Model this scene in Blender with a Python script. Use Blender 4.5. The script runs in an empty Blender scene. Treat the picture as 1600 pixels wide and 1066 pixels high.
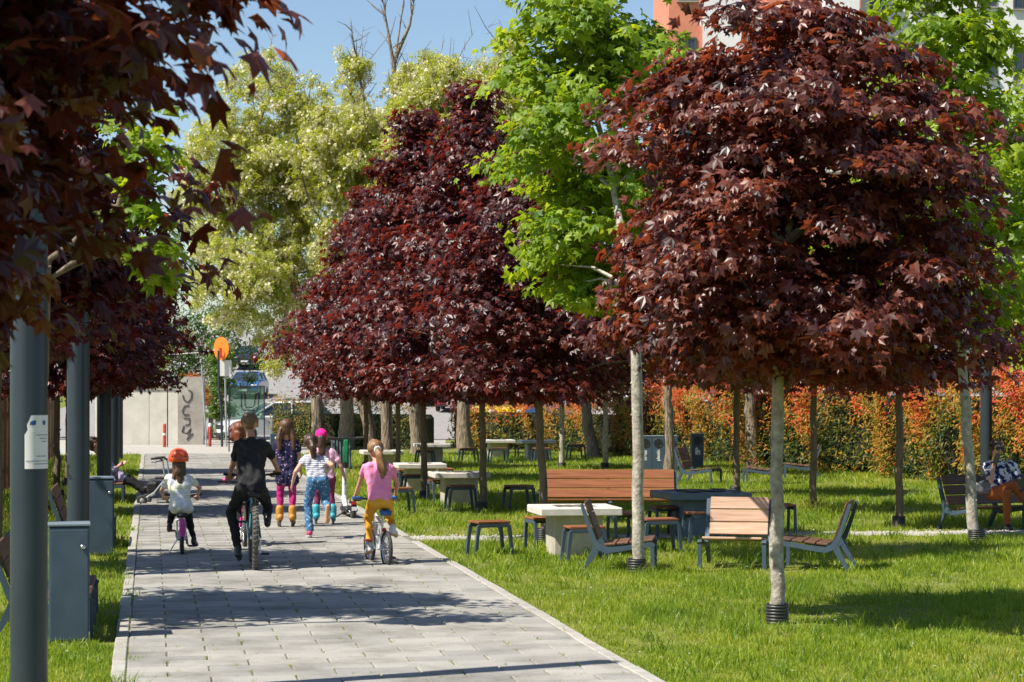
import bpy, math, random
import numpy as np
from mathutils import Vector, Matrix, Quaternion

# ------------------------------------------------------------------ camera, sky, sun, exposure
F, HY, EYE = 3490.0, 605.0, 2.0          # focal length in photo pixels, horizon row, eye height
scene = bpy.context.scene
col = scene.collection
cam_d = bpy.data.cameras.new('camera')
cam = bpy.data.objects.new('camera', cam_d)
col.objects.link(cam)
cam.location = (0, 0, EYE)
cam.rotation_euler = (math.radians(90), 0, 0)
cam_d.sensor_width = 36.0
cam_d.lens = F / 1600 * 36
cam_d.shift_y = (HY - 533) / 1600
cam_d.clip_start, cam_d.clip_end = 0.3, 3000
cam_d.dof.use_dof = True
cam_d.dof.focus_distance = 27.0
cam_d.dof.aperture_fstop = 6.5
scene.camera = cam

SUN_EL = math.radians(53)
SH = math.radians(28)                     # shadows run to the right and a little away
tosun = Vector((-math.cos(SH) * math.cos(SUN_EL), -math.sin(SH) * math.cos(SUN_EL), math.sin(SUN_EL)))
world = bpy.data.worlds.new('World')
scene.world = world
world.use_nodes = True
wn = world.node_tree.nodes
sky = wn.new('ShaderNodeTexSky')
sky.sky_type = 'NISHITA'
sky.sun_disc = False
sky.sun_elevation = SUN_EL
sky.sun_rotation = math.atan2(tosun.x, tosun.y)
sky.altitude = 300
sky.air_density = 1.0
sky.dust_density = 0.5
sky.ozone_density = 2.5
world.node_tree.links.new(sky.outputs[0], wn['Background'].inputs[0])
wn['Background'].inputs[1].default_value = 0.085
sun_d = bpy.data.lights.new('sun', 'SUN')
sun_d.energy = 5.0
sun_d.angle = math.radians(0.55)
sun_d.color = (1.0, 0.93, 0.82)
sun = bpy.data.objects.new('sun', sun_d)
sun.rotation_euler = (-tosun).to_track_quat('-Z', 'Y').to_euler()
sun.location = (-30, -15, 50)
col.objects.link(sun)
scene.view_settings.view_transform = 'Standard'
scene.view_settings.look = 'None'
scene.view_settings.exposure = 0.72
scene.view_settings.gamma = 1.0
cy = scene.cycles
cy.max_bounces = 6
cy.diffuse_bounces = 3
cy.glossy_bounces = 3
cy.transmission_bounces = 5
cy.transparent_max_bounces = 8
cy.caustics_reflective = False
cy.caustics_refractive = False
cy.sample_clamp_indirect = 6
cy.use_denoising = True
try:
    cy.denoiser = 'OPENIMAGEDENOISE'
    cy.denoising_prefilter = 'ACCURATE'
except Exception:
    pass

# ------------------------------------------------------------------ helpers
random.seed(7)
rng = np.random.default_rng(7)
A_ = math.atan(564 / F)
U = Vector((-math.sin(A_), math.cos(A_), 0))       # along the path, away
V = Vector((math.cos(A_), math.sin(A_), 0))        # across the path, to the right
UP = Vector((0, 0, 1))
PATH_RZ = A_                                       # rotation that turns +Y into U
def gp(px, py):
    z = EYE * F / (py - HY)
    return Vector(((px - 800) * z / F, z, 0))
def pt(px, py, z):
    return Vector(((px - 800) * z / F, z, EYE - (py - HY) * z / F))
def st(s, t, z=0.0):
    p = V * s + U * t
    return Vector((p.x, p.y, z))
def hgt(x, y):                                     # terrain: flat park, street climbing behind it
    d = y - 88
    if d <= 0: return 0.0
    if d < 72: return 0.00088 * d * d
    return 0.00088 * 72 * 72 + min(d - 72, 45) * 0.06

class MB:
    def __init__(s): s.v, s.f, s.sm = [], [], []
    def add(s, vs, fs, smooth=False):
        o = len(s.v)
        s.v += [tuple(x) for x in vs]
        for f in fs:
            s.f.append(tuple(i + o for i in f)); s.sm.append(smooth)
        return s
    def box(s, c, size, m=None, bev=0.0):
        x, y, z = size[0] / 2, size[1] / 2, size[2] / 2
        M = Matrix.Translation(c) @ (m.to_4x4() if m else Matrix())
        if bev <= 0:
            vs = [(a * x, b * y, d * z) for a in (-1, 1) for b in (-1, 1) for d in (-1, 1)]
            fs = [(0, 1, 3, 2), (4, 6, 7, 5), (0, 4, 5, 1), (2, 3, 7, 6), (0, 2, 6, 4), (1, 5, 7, 3)]
        else:
            b = min(bev, x * .9, y * .9, z * .9)
            vs, idx = [], {}
            for a in (-1, 1):
                for e in (-1, 1):
                    for d in (-1, 1):
                        for k, o in enumerate(((0, b, b), (b, 0, b), (b, b, 0))):
                            idx[a, e, d, k] = len(vs)
                            vs.append((a * (x - o[0]), e * (y - o[1]), d * (z - o[2])))
            I = lambda a, e, d, k: idx[a, e, d, k]
            fs = []
            for a in (-1, 1):
                q = [I(a, -1, -1, 0), I(a, 1, -1, 0), I(a, 1, 1, 0), I(a, -1, 1, 0)]; fs.append(q if a > 0 else q[::-1])
                q = [I(-1, a, -1, 1), I(-1, a, 1, 1), I(1, a, 1, 1), I(1, a, -1, 1)]; fs.append(q if a > 0 else q[::-1])
                q = [I(-1, -1, a, 2), I(1, -1, a, 2), I(1, 1, a, 2), I(-1, 1, a, 2)]; fs.append(q if a > 0 else q[::-1])
            for a in (-1, 1):
                for e in (-1, 1):
                    fs.append([I(a, e, -1, 0), I(a, e, -1, 1), I(a, e, 1, 1), I(a, e, 1, 0)])
                    fs.append([I(a, -1, e, 0), I(a, -1, e, 2), I(a, 1, e, 2), I(a, 1, e, 0)])
                    fs.append([I(-1, a, e, 1), I(-1, a, e, 2), I(1, a, e, 2), I(1, a, e, 1)])
                    for d in (-1, 1): fs.append([I(a, e, d, 0), I(a, e, d, 1), I(a, e, d, 2)])
        return s.add([M @ Vector(q) for q in vs], fs)
    def tube(s, pts, rad, n=8, cap=True, smooth=True, flat=1.0):
        pts = [Vector(p) for p in pts]
        if not hasattr(rad, '__len__'): rad = [rad] * len(pts)
        rings, prev = [], None
        for i, p in enumerate(pts):
            d = (pts[min(i + 1, len(pts) - 1)] - pts[max(i - 1, 0)])
            d = d.normalized() if d.length > 1e-9 else Vector((0, 0, 1))
            if prev is None:
                a = Vector((1, 0, 0)) if abs(d.x) < .8 else Vector((0, 1, 0))
                n1 = (a - d * a.dot(d)).normalized()
            else:
                n1 = (prev - d * prev.dot(d))
                n1 = n1.normalized() if n1.length > 1e-6 else prev
            prev = n1
            n2 = d.cross(n1)
            rings.append([p + (n1 * math.cos(6.28318531 * k / n) + n2 * math.sin(6.28318531 * k / n) * flat) * rad[i] for k in range(n)])
        vs = [q for r in rings for q in r]
        fs = [(i * n + k, i * n + (k + 1) % n, (i + 1) * n + (k + 1) % n, (i + 1) * n + k) for i in range(len(pts) - 1) for k in range(n)]
        s.add(vs, fs, smooth)
        if cap:
            s.add(rings[0], [tuple(range(n))[::-1]]); s.add(rings[-1], [tuple(range(n))])
        return s
    def lathe(s, prof, n=16, M=None, smooth=True):          # profile of (r, z)
        M = M or Matrix()
        vs = [M @ Vector((r * math.cos(6.28318531 * k / n), r * math.sin(6.28318531 * k / n), z)) for r, z in prof for k in range(n)]
        fs = [(i * n + k, i * n + (k + 1) % n, (i + 1) * n + (k + 1) % n, (i + 1) * n + k) for i in range(len(prof) - 1) for k in range(n)]
        s.add(vs, fs, smooth)
        s.add(vs[:n], [tuple(range(n))[::-1]]); s.add(vs[-n:], [tuple(range(n))])
        return s
    def prism(s, poly, M, t):                                # 2-D outline in local xz, thickness along local y
        n = len(poly)
        vs = [M @ Vector((x, y, z)) for y in (-t / 2, t / 2) for x, z in poly]
        fs = [tuple(range(n)), tuple(range(2 * n - 1, n - 1, -1))]
        fs += [(i, i + n, (i + 1) % n + n, (i + 1) % n) for i in range(n)]
        return s.add(vs, fs)
    def ribbon(s, pts, wid, y, t):                           # bar of varying width in the xz plane, thickness t along y
        L, R = [], []
        for i, p in enumerate(pts):
            a, b = pts[max(i - 1, 0)], pts[min(i + 1, len(pts) - 1)]
            d = Vector((b[0] - a[0], b[1] - a[1])).normalized()
            w = wid[i] / 2
            L.append((p[0] - d.y * w, p[1] + d.x * w)); R.append((p[0] + d.y * w, p[1] - d.x * w))
        n = len(pts)
        vs = [(q[0], y + e * t / 2, q[1]) for e in (-1, 1) for q in L + R]
        fs = []
        for i in range(n - 1):
            fs += [(i, i + 1, n + i + 1, n + i), (2 * n + i, 3 * n + i, 3 * n + i + 1, 2 * n + i + 1),
                   (i, 2 * n + i, 2 * n + i + 1, i + 1), (n + i, n + i + 1, 3 * n + i + 1, 3 * n + i)]
        fs += [(0, n, 3 * n, 2 * n), (n - 1, 3 * n - 1, 4 * n - 1, 2 * n - 1)]
        return s.add(vs, fs)
    def torus(s, c, R, r, axis='Y', n=28, k=8, sx=1.0):
        vs = []
        for i in range(n):
            a = 6.28318531 * i / n
            for j in range(k):
                b = 6.28318531 * j / k
                q = ((R + r * math.cos(b)) * math.cos(a), r * sx * math.sin(b), (R + r * math.cos(b)) * math.sin(a))
                if axis == 'Z': q = (q[0], q[2], q[1])
                vs.append((q[0] + c[0], q[1] + c[1], q[2] + c[2]))
        fs = [(i * k + j, i * k + (j + 1) % k, ((i + 1) % n) * k + (j + 1) % k, ((i + 1) % n) * k + j) for i in range(n) for j in range(k)]
        return s.add(vs, fs, True)
    def mesh(s, name):
        me = bpy.data.meshes.new(name)
        me.from_pydata(s.v, [], s.f)
        me.polygons.foreach_set('use_smooth', s.sm)
        me.update()
        return me
    def build(s, name, m, parent=None):
        return obj(name, s.mesh(name), m, parent)

def obj(name, me, m=None, parent=None, loc=None):
    o = bpy.data.objects.new(name, me)
    if m is not None and len(me.materials) == 0: me.materials.append(m)
    col.objects.link(o)
    if parent is not None: o.parent = parent
    if loc is not None: o.location = loc
    return o
def tag(o, label=None, cat=None, group=None, kind=None):
    if label: o['label'] = label
    if cat: o['category'] = cat
    if group: o['group'] = group
    if kind: o['kind'] = kind
    return o
def thing(name, label, cat, loc=(0, 0, 0), rz=0.0, group=None, scale=1.0):
    o = bpy.data.objects.new(name, None)
    o.empty_display_size = .1
    col.objects.link(o)
    o.location = loc; o.rotation_euler = (0, 0, rz); o.scale = (scale,) * 3
    return tag(o, label, cat, group)
def copy_tree(o, parent=None):
    c = o.copy(); col.objects.link(c)
    if parent is not None: c.parent = parent
    for ch in o.children: copy_tree(ch, c)
    return c
def clone(o, loc, rz, label, scale=None):
    c = copy_tree(o); c.location = loc; c.rotation_euler = (0, 0, rz); c['label'] = label
    if scale: c.scale = (scale,) * 3
    return c
def np_mesh(name, v, faces, k, tint=None, smooth=False):
    """v (n,3), faces (m,k) arrays -> mesh; tint is one float per vertex"""
    me = bpy.data.meshes.new(name)
    n, m = len(v), len(faces)
    me.vertices.add(n); me.vertices.foreach_set('co', np.ascontiguousarray(v, dtype=np.float32).ravel())
    me.loops.add(m * k); me.loops.foreach_set('vertex_index', np.ascontiguousarray(faces, dtype=np.int32).ravel())
    me.polygons.add(m)
    me.polygons.foreach_set('loop_start', np.arange(0, m * k, k, dtype=np.int32))
    me.polygons.foreach_set('use_smooth', np.full(m, smooth))
    if tint is not None:
        at = me.attributes.new('tint', 'FLOAT', 'POINT'); at.data.foreach_set('value', np.ascontiguousarray(tint, dtype=np.float32))
    me.update(calc_edges=True)
    return me

# ------------------------------------------------------------------ materials
def new_mat(name):
    m = bpy.data.materials.new(name); m.use_nodes = True
    return m, m.node_tree.nodes, m.node_tree.links, m.node_tree.nodes['Principled BSDF']
def ramp(nodes, stops, interp='LINEAR'):
    r = nodes.new('ShaderNodeValToRGB')
    r.color_ramp.interpolation = interp
    e = r.color_ramp.elements
    while len(e) < len(stops): e.new(0.5)
    for i, (p, c) in enumerate(stops):
        e[i].position = p; e[i].color = (c[0], c[1], c[2], 1)
    return r
def mat(name, c1, c2=None, rough=.6, scale=8.0, detail=5.0, metal=0.0, spec=.5, bump=0.0, bscale=None, stretch=None, rnd=0.0, coat=0.0, dist=0.01):
    m, N, L, B = new_mat(name)
    B.inputs['Roughness'].default_value = rough
    B.inputs['Metallic'].default_value = metal
    B.inputs['Specular IOR Level'].default_value = spec
    B.inputs['Coat Weight'].default_value = coat
    tc = N.new('ShaderNodeTexCoord')
    mp = N.new('ShaderNodeMapping')
    if stretch: mp.inputs['Scale'].default_value = stretch
    L.new(tc.outputs['Object'], mp.inputs[0])
    oi = N.new('ShaderNodeObjectInfo')
    ml = N.new('ShaderNodeMath'); ml.operation = 'MULTIPLY'; ml.inputs[1].default_value = 37.0
    L.new(oi.outputs['Random'], ml.inputs[0])
    nz = N.new('ShaderNodeTexNoise'); nz.noise_dimensions = '4D'
    nz.inputs['Scale'].default_value = scale; nz.inputs['Detail'].default_value = detail
    nz.inputs['Roughness'].default_value = .62
    L.new(mp.outputs[0], nz.inputs['Vector']); L.new(ml.outputs[0], nz.inputs['W'])
    r = ramp(N, [(.3, c1), (.72, c2 or c1)])
    L.new(nz.outputs['Fac'], r.inputs[0])
    out = r.outputs[0]
    if rnd:
        hs = N.new('ShaderNodeHueSaturation')
        mr = N.new('ShaderNodeMapRange'); mr.inputs['To Min'].default_value = 1 - rnd; mr.inputs['To Max'].default_value = 1 + rnd
        L.new(oi.outputs['Random'], mr.inputs[0]); L.new(mr.outputs[0], hs.inputs['Value']); L.new(out, hs.inputs['Color'])
        out = hs.outputs[0]
    L.new(out, B.inputs['Base Color'])
    if bump:
        n2 = N.new('ShaderNodeTexNoise'); n2.inputs['Scale'].default_value = bscale or scale * 4; n2.inputs['Detail'].default_value = 6
        L.new(mp.outputs[0], n2.inputs['Vector'])
        b = N.new('ShaderNodeBump'); b.inputs['Strength'].default_value = bump; b.inputs['Distance'].default_value = dist
        L.new(n2.outputs['Fac'], b.inputs['Height']); L.new(b.outputs[0], B.inputs['Normal'])
    return m
def leaf_mat(name, stops, trans, fac=.35, rough=.45, spec=.5, tint_trans=True, back=None):
    """stops: colour over the per-leaf tint; trans: colour of light passing through"""
    m, N, L, B = new_mat(name)
    at = N.new('ShaderNodeAttribute'); at.attribute_name = 'tint'
    r = ramp(N, stops)
    L.new(at.outputs['Fac'], r.inputs[0])
    L.new(r.outputs[0], B.inputs['Base Color'])
    B.inputs['Roughness'].default_value = rough
    B.inputs['Specular IOR Level'].default_value = spec
    t = N.new('ShaderNodeBsdfTranslucent')
    if isinstance(trans, list):
        r2 = ramp(N, trans); L.new(at.outputs['Fac'], r2.inputs[0]); L.new(r2.outputs[0], t.inputs[0])
    else: t.inputs[0].default_value = (*trans, 1)
    mx = N.new('ShaderNodeMixShader'); mx.inputs[0].default_value = fac
    L.new(B.outputs[0], mx.inputs[1]); L.new(t.outputs[0], mx.inputs[2])
    L.new(mx.outputs[0], N['Material Output'].inputs[0])
    return m
def wood_mat(name, dark, light, rough=.55):
    m, N, L, B = new_mat(name)
    tc = N.new('ShaderNodeTexCoord'); mp = N.new('ShaderNodeMapping'); mp.inputs['Scale'].default_value = (30, 1.6, 30)
    oi = N.new('ShaderNodeObjectInfo')
    ml = N.new('ShaderNodeMath'); ml.operation = 'MULTIPLY'; ml.inputs[1].default_value = 53
    L.new(oi.outputs['Random'], ml.inputs[0])
    L.new(tc.outputs['Object'], mp.inputs[0])
    nz = N.new('ShaderNodeTexNoise'); nz.noise_dimensions = '4D'; nz.inputs['Scale'].default_value = 1.5; nz.inputs['Detail'].default_value = 7
    L.new(mp.outputs[0], nz.inputs['Vector']); L.new(ml.outputs[0], nz.inputs['W'])
    r = ramp(N, [(.32, dark), (.68, light)])
    L.new(nz.outputs['Fac'], r.inputs[0])
    hs = N.new('ShaderNodeHueSaturation'); mr = N.new('ShaderNodeMapRange'); mr.inputs['To Min'].default_value = .8; mr.inputs['To Max'].default_value = 1.2
    L.new(oi.outputs['Random'], mr.inputs[0]); L.new(mr.outputs[0], hs.inputs['Value']); L.new(r.outputs[0], hs.inputs['Color'])
    L.new(hs.outputs[0], B.inputs['Base Color'])
    B.inputs['Roughness'].default_value = rough
    b = N.new('ShaderNodeBump'); b.inputs['Strength'].default_value = .25; b.inputs['Distance'].default_value = .004
    L.new(nz.outputs['Fac'], b.inputs['Height']); L.new(b.outputs[0], B.inputs['Normal'])
    return m
M = {}
M['steel'] = mat('painted_steel', (.040, .068, .098), (.062, .095, .130), rough=.45, scale=5, bump=.05, bscale=60)
M['post'] = mat('lamp_post_paint', (.019, .030, .039), (.026, .039, .049), rough=.38, scale=3, bump=.04, bscale=40)
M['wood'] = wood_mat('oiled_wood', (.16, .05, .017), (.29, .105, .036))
M['wood_pale'] = wood_mat('pale_wood', (.36, .20, .12), (.55, .37, .26))  # paler boards, used on one chair
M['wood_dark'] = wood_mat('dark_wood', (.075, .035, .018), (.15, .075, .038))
M['concrete'] = mat('table_concrete', (.36, .33, .27), (.54, .50, .43), rough=.85, scale=5, bump=.25, bscale=40, dist=.005)
M['concrete_top'] = mat('table_slab_concrete', (.50, .47, .41), (.66, .63, .57), rough=.8, scale=6, bump=.25, bscale=40, dist=.005)
M['black'] = mat('black_plastic', (.012, .012, .014), (.022, .022, .024), rough=.45)
M['rubber'] = mat('tyre_rubber', (.018, .018, .018), (.04, .038, .035), rough=.75, scale=20)
M['knob_rubber'] = mat('dusty_tyre_rubber', (.06, .055, .048), (.13, .12, .105), rough=.85, scale=30)
M['chrome'] = mat('bright_metal', (.55, .55, .56), (.65, .65, .66), rough=.25, metal=1.0)
M['white'] = mat('white_paint', (.70, .70, .69), (.80, .80, .79), rough=.45)
M['bark'] = mat('sunlit_maple_bark', (.17, .145, .11), (.56, .52, .44), rough=.85, scale=7, stretch=(2.2, 2.2, 2.0), bump=.6, bscale=16, dist=.02)  # brightness of the sunlit trunks put into the bark colour
M['bark_dark'] = mat('shaded_maple_bark', (.10, .075, .052), (.22, .17, .12), rough=.9, scale=7, stretch=(3, 3, .8), bump=.6, bscale=16, dist=.02)  # same maples standing in shade, the shade put into the bark colour
M['bark_old'] = mat('furrowed_bark', (.045, .033, .022), (.42, .33, .23), rough=.92, scale=8, stretch=(4, 4, .5), bump=1.0, bscale=6, dist=.06)
M['collar'] = mat('black_corrugated_pipe', (.025, .026, .028), (.05, .05, .052), rough=.45, scale=10)
RED = [(0, (.013, .003, .004)), (.45, (.050, .009, .009)), (.8, (.135, .024, .016)), (1, (.21, .06, .035))]
M['red_leaf'] = leaf_mat('purple_maple_leaf', RED, [(0, (.16, .014, .012)), (1, (.60, .08, .04))], fac=.30, rough=.42, spec=.6)
M['red_leaf_warm'] = leaf_mat('copper_maple_leaf', [(0, (.015, .004, .004)), (.5, (.080, .018, .011)), (1, (.24, .085, .05))], [(0, (.20, .03, .012)), (1, (.75, .16, .055))], fac=.30, rough=.40, spec=.62)
M['green_leaf'] = leaf_mat('green_maple_leaf', [(0, (.05, .11, .004)), (.5, (.15, .25, .008)), (1, (.28, .36, .016))], [(0, (.26, .44, .010)), (1, (.72, .78, .03))], fac=.46, rough=.5)
M['locust_leaf'] = leaf_mat('locust_leaf', [(0, (.10, .15, .006)), (.5, (.27, .31, .014)), (1, (.46, .45, .05))], [(0, (.42, .52, .02)), (1, (.88, .84, .10))], fac=.5, rough=.55)
M['blossom'] = leaf_mat('cream_blossom', [(0, (.60, .55, .33)), (1, (.82, .78, .58))], (.8, .74, .45), fac=.35, rough=.7)
M['bush_leaf'] = leaf_mat('bush_leaf', [(0, (.02, .055, .008)), (.5, (.055, .12, .015)), (1, (.13, .21, .03))], [(0, (.12, .25, .02)), (1, (.35, .5, .05))], fac=.35)
M['hedge_leaf'] = leaf_mat('photinia_leaf', [(0, (.016, .045, .006)), (.2, (.10, .14, .014)), (.42, (.36, .24, .022)), (.62, (.50, .15, .02)), (.85, (.50, .05, .02)), (1, (.55, .09, .05))], [(0, (.10, .18, .02)), (.45, (.7, .45, .04)), (1, (.75, .10, .05))], fac=.30, rough=.48, spec=.38)
M['grass'] = leaf_mat('grass_blade', [(0, (.07, .13, .006)), (.45, (.20, .30, .012)), (.8, (.36, .39, .03)), (1, (.50, .43, .13))], [(0, (.26, .44, .02)), (.8, (.52, .60, .04)), (1, (.6, .5, .16))], fac=.38, rough=.5)
# ------------------------------------------------------------------ the setting
def ground_mat():
    m, N, L, B = new_mat('lawn_soil')
    tc = N.new('ShaderNodeTexCoord')
    n1 = N.new('ShaderNodeTexNoise'); n1.inputs['Scale'].default_value = .55; n1.inputs['Detail'].default_value = 8
    n2 = N.new('ShaderNodeTexNoise'); n2.inputs['Scale'].default_value = 14; n2.inputs['Detail'].default_value = 6
    for n in (n1, n2): L.new(tc.outputs['Object'], n.inputs['Vector'])
    r1 = ramp(N, [(.35, (.09, .12, .012)), (.65, (.18, .19, .02))])
    r2 = ramp(N, [(.3, (.06, .075, .012)), (.7, (.20, .22, .025))])
    L.new(n1.outputs[0], r1.inputs[0]); L.new(n2.outputs[0], r2.inputs[0])
    mx = N.new('ShaderNodeMix'); mx.data_type = 'RGBA'; mx.inputs[0].default_value = .5
    L.new(r1.outputs[0], mx.inputs[6]); L.new(r2.outputs[0], mx.inputs[7]); L.new(mx.outputs[2], B.inputs['Base Color'])
    B.inputs['Roughness'].default_value = .95
    return m
M['lawn'] = ground_mat()
M['asphalt'] = mat('pale_asphalt', (.20, .19, .18), (.30, .29, .28), rough=.9, scale=3, bump=.2, bscale=60)  # pale grey street surface
M['sand'] = mat('joint_sand', (.12, .115, .08), (.22, .21, .16), rough=.95, scale=12)
M['gravel'] = mat('pale_gravel', (.34, .32, .28), (.56, .54, .49), rough=.95, scale=30, bump=.8, bscale=60, dist=.03)
M['kerb'] = mat('kerb_concrete', (.27, .26, .23), (.41, .39, .35), rough=.9, scale=7, bump=.3, bscale=50, dist=.004, rnd=.1)
def paver_mat():
    m, N, L, B = new_mat('paver_concrete')
    tc = N.new('ShaderNodeTexCoord'); geo = N.new('ShaderNodeNewGeometry')
    oi = N.new('ShaderNodeObjectInfo'); at = N.new('ShaderNodeAttribute'); at.attribute_name = 'tint'
    ad = N.new('ShaderNodeMath'); ad.operation = 'ADD'
    fr = N.new('ShaderNodeMath'); fr.operation = 'FRACT'
    L.new(oi.outputs['Random'], ad.inputs[0]); L.new(at.outputs['Fac'], ad.inputs[1]); L.new(ad.outputs[0], fr.inputs[0])
    r = ramp(N, [(0, (.27, .264, .246)), (.3, (.322, .313, .286)), (.7, (.345, .335, .302)), (1, (.38, .366, .328))])
    L.new(fr.outputs[0], r.inputs[0])
    n1 = N.new('ShaderNodeTexNoise'); n1.inputs['Scale'].default_value = 1.3; n1.inputs['Detail'].default_value = 9; n1.inputs['Roughness'].default_value = .7
    L.new(geo.outputs['Position'], n1.inputs['Vector'])
    r2 = ramp(N, [(.34, (.58, .57, .54)), (.56, (1, 1, 1))])
    L.new(n1.outputs[0], r2.inputs[0])
    mx = N.new('ShaderNodeMix'); mx.data_type = 'RGBA'; mx.blend_type = 'MULTIPLY'; mx.inputs[0].default_value = 1
    L.new(r.outputs[0], mx.inputs[6]); L.new(r2.outputs[0], mx.inputs[7])
    n3 = N.new('ShaderNodeTexNoise'); n3.inputs['Scale'].default_value = 90; n3.inputs['Detail'].default_value = 4
    L.new(geo.outputs['Position'], n3.inputs['Vector'])
    r3 = ramp(N, [(.3, (.8, .8, .8)), (.7, (1.08, 1.08, 1.08))]); L.new(n3.outputs[0], r3.inputs[0])
    m2 = N.new('ShaderNodeMix'); m2.data_type = 'RGBA'; m2.blend_type = 'MULTIPLY'; m2.inputs[0].default_value = 1
    L.new(mx.outputs[2], m2.inputs[6]); L.new(r3.outputs[0], m2.inputs[7]); L.new(m2.outputs[2], B.inputs['Base Color'])
    b = N.new('ShaderNodeBump'); b.inputs['Strength'].default_value = .3; b.inputs['Distance'].default_value = .004
    L.new(n3.outputs[0], b.inputs['Height']); L.new(b.outputs[0], B.inputs['Normal'])
    B.inputs['Roughness'].default_value = .85
    return m
M['paver'] = paver_mat()

def strip(name, rows, m, z=0.0, kind='structure'):
    """sheet of rows (y, x0, x1) laid on the terrain"""
    vs, fs = [], []
    for y, a, b in rows:
        vs += [(a, y, hgt(a, y) + z), (b, y, hgt(b, y) + z)]
    for i in range(len(rows) - 1): fs.append((2 * i, 2 * i + 1, 2 * i + 3, 2 * i + 2))
    return tag(MB().add(vs, fs, True).build(name, m), kind=kind)
ys = [-30, 0, 30, 60, 80, 88] + [88 + 6 * k for k in range(1, 25)] + [260, 400, 700, 1200]
strip('ground', [(y, -900, 900) for y in ys], M['lawn'])
strip('street', [(84.5, -22, 70)] + [(y, -24, 70) for y in (88, 94, 100, 106, 112, 118, 124, 130, 136)] + [(y, -.104 * y - 7.5, -.104 * y + 7.5) for y in (142, 148, 154, 160, 166, 172, 178, 184, 190, 196, 202)], M['asphalt'], .03)
tag(MB().add([st(-14, 67, .004), st(4.6, 67, .004), st(6.2, 84, .004), st(7.3, 87.9, .004), st(-14, 87.9, .004)], [(0, 1, 2, 3, 4)]).build('pavement', M['kerb']), kind='structure')
tag(MB().add([(-2.72, 65, .004), (-2.05, 65, .004), (-2.5, 84.6, .004), (-3.3, 84.6, .004)], [(0, 1, 2, 3)]).build('walkway', M['kerb']), kind='structure')

# paved path: sand bed, kerbstones and slabs laid in half bond
S0, S1 = -.17, 3.27
PT0, PT1, ROW = 12.6, 66.9, .30
path = tag(MB().add([st(S0 - .10, 10, .026), st(S1 + .10, 10, .026), st(S1 + .10, PT1, .026), st(S0 - .10, PT1, .026)], [(0, 1, 2, 3)]).build('path', M['sand']), kind='structure')
PW = (S1 - S0) / 6
def slab_mesh(w, d, k):
    b = MB(); b.box((0, 0, .012), (w - .012, d - .010, .05), bev=.006)
    return b.mesh('paver')
slab = {1.0: slab_mesh(PW, ROW, 0), .5: slab_mesh(PW / 2, ROW, 1)}
for me in slab.values(): me.materials.append(M['paver'])
rr = random.Random(3)
cells = []
t, k = PT0, 0
while t < PT1 - .15:
    s = S0
    for j in range(6 if k % 2 == 0 else 7):
        w = .5 if (k % 2 and j in (0, 6)) else 1.0
        cells.append((s + w * PW / 2, t + ROW / 2, w)); s += w * PW
    t += ROW; k += 1
for s, t_, w in cells[:300]:
    o = obj('paver', slab[w], None, path)
    p = st(s, t_, 0)
    o.location = (p.x, p.y, rr.uniform(-.003, .003))
    o.rotation_euler = (rr.uniform(-.006, .006), rr.uniform(-.004, .004), A_ + rr.uniform(-.004, .004))
fv, ff, ft = [], [], []
for s, t_, w in cells[300:]:
    dz = rr.uniform(-.003, .003); o = len(fv); tn = rr.random()
    for a, b, z in ((-1, -1, .037), (1, -1, .037), (1, 1, .037), (-1, 1, .037), (-1, -1, .02), (1, -1, .02), (1, 1, .02), (-1, 1, .02)):
        p = st(s + a * (w * PW / 2 - .006), t_ + b * (ROW / 2 - .005), z + (dz if z > .02 else 0)); fv.append(tuple(p)); ft.append(tn)
    ff += [(o, o + 1, o + 2, o + 3), (o + 4, o + 5, o + 1, o), (o + 5, o + 6, o + 2, o + 1), (o + 6, o + 7, o + 3, o + 2), (o + 7, o + 4, o, o + 3)]
far_p = obj('paver', np_mesh('paver_far', np.array(fv), np.array(ff), 4, np.array(ft)), M['paver'], path); tag(far_p, kind='stuff')
kb = MB(); kb.box((0, 0, .014), (.10, .99, .06), bev=.008); kbm = kb.mesh('kerbstone'); kbm.materials.append(M['kerb'])
t = 12.8
while t < 66:
    for s in (S0 - .053, S1 + .054):
        if s > 0 and 28.7 < t < 29.7: continue
        o = obj('kerbstone', kbm, None, path); p = st(s + rr.uniform(-.006, .006), t)
        o.location = (p.x, p.y, rr.uniform(-.005, .004)); o.rotation_euler = (0, rr.uniform(-.02, .02), A_ + rr.uniform(-.006, .006))
    t += 1.0
# gravel side path
gv, gf = [], []
for i in range(46):
    s = S1 + .13 + i * .3
    a = 28.75 + .10 * math.sin(i * 1.3) + .05 * math.sin(i * 3.7); b = 29.62 + .10 * math.sin(i * .9 + 2) + .06 * math.sin(i * 2.9)
    gv += [st(s, a, .008), st(s, b, .008)]
    if i: gf.append((2 * i - 2, 2 * i, 2 * i + 1, 2 * i - 1))
tag(MB().add(gv, gf).build('gravel_path', M['gravel']), kind='structure')
# loose pebbles on it
n = 4200
ps = rng.uniform(S1 + .15, S1 + 13, n); pt_ = rng.normal(29.2, .26, n)
ctr = np.outer(ps, np.array(V)) + np.outer(pt_, np.array(U)); ctr[:, 2] = .012
oct_v = np.array([(1, 0, 0), (-1, 0, 0), (0, 1, 0), (0, -1, 0), (0, 0, .6), (0, 0, -.6)]) 
oct_f = np.array([(0, 2, 4), (2, 1, 4), (1, 3, 4), (3, 0, 4)])
sz = rng.uniform(.008, .024, n)
vv = (oct_v[None] * sz[:, None, None] * rng.uniform(.7, 1.3, (n, 1, 3)) + ctr[:, None]).reshape(-1, 3)
tag(obj('gravel', np_mesh('gravel', vv, (oct_f[None] + 6 * np.arange(n)[:, None, None]).reshape(-1, 3), 3), M['gravel']), 'loose pale gravel on the narrow side path', 'gravel', kind='stuff')

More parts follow.
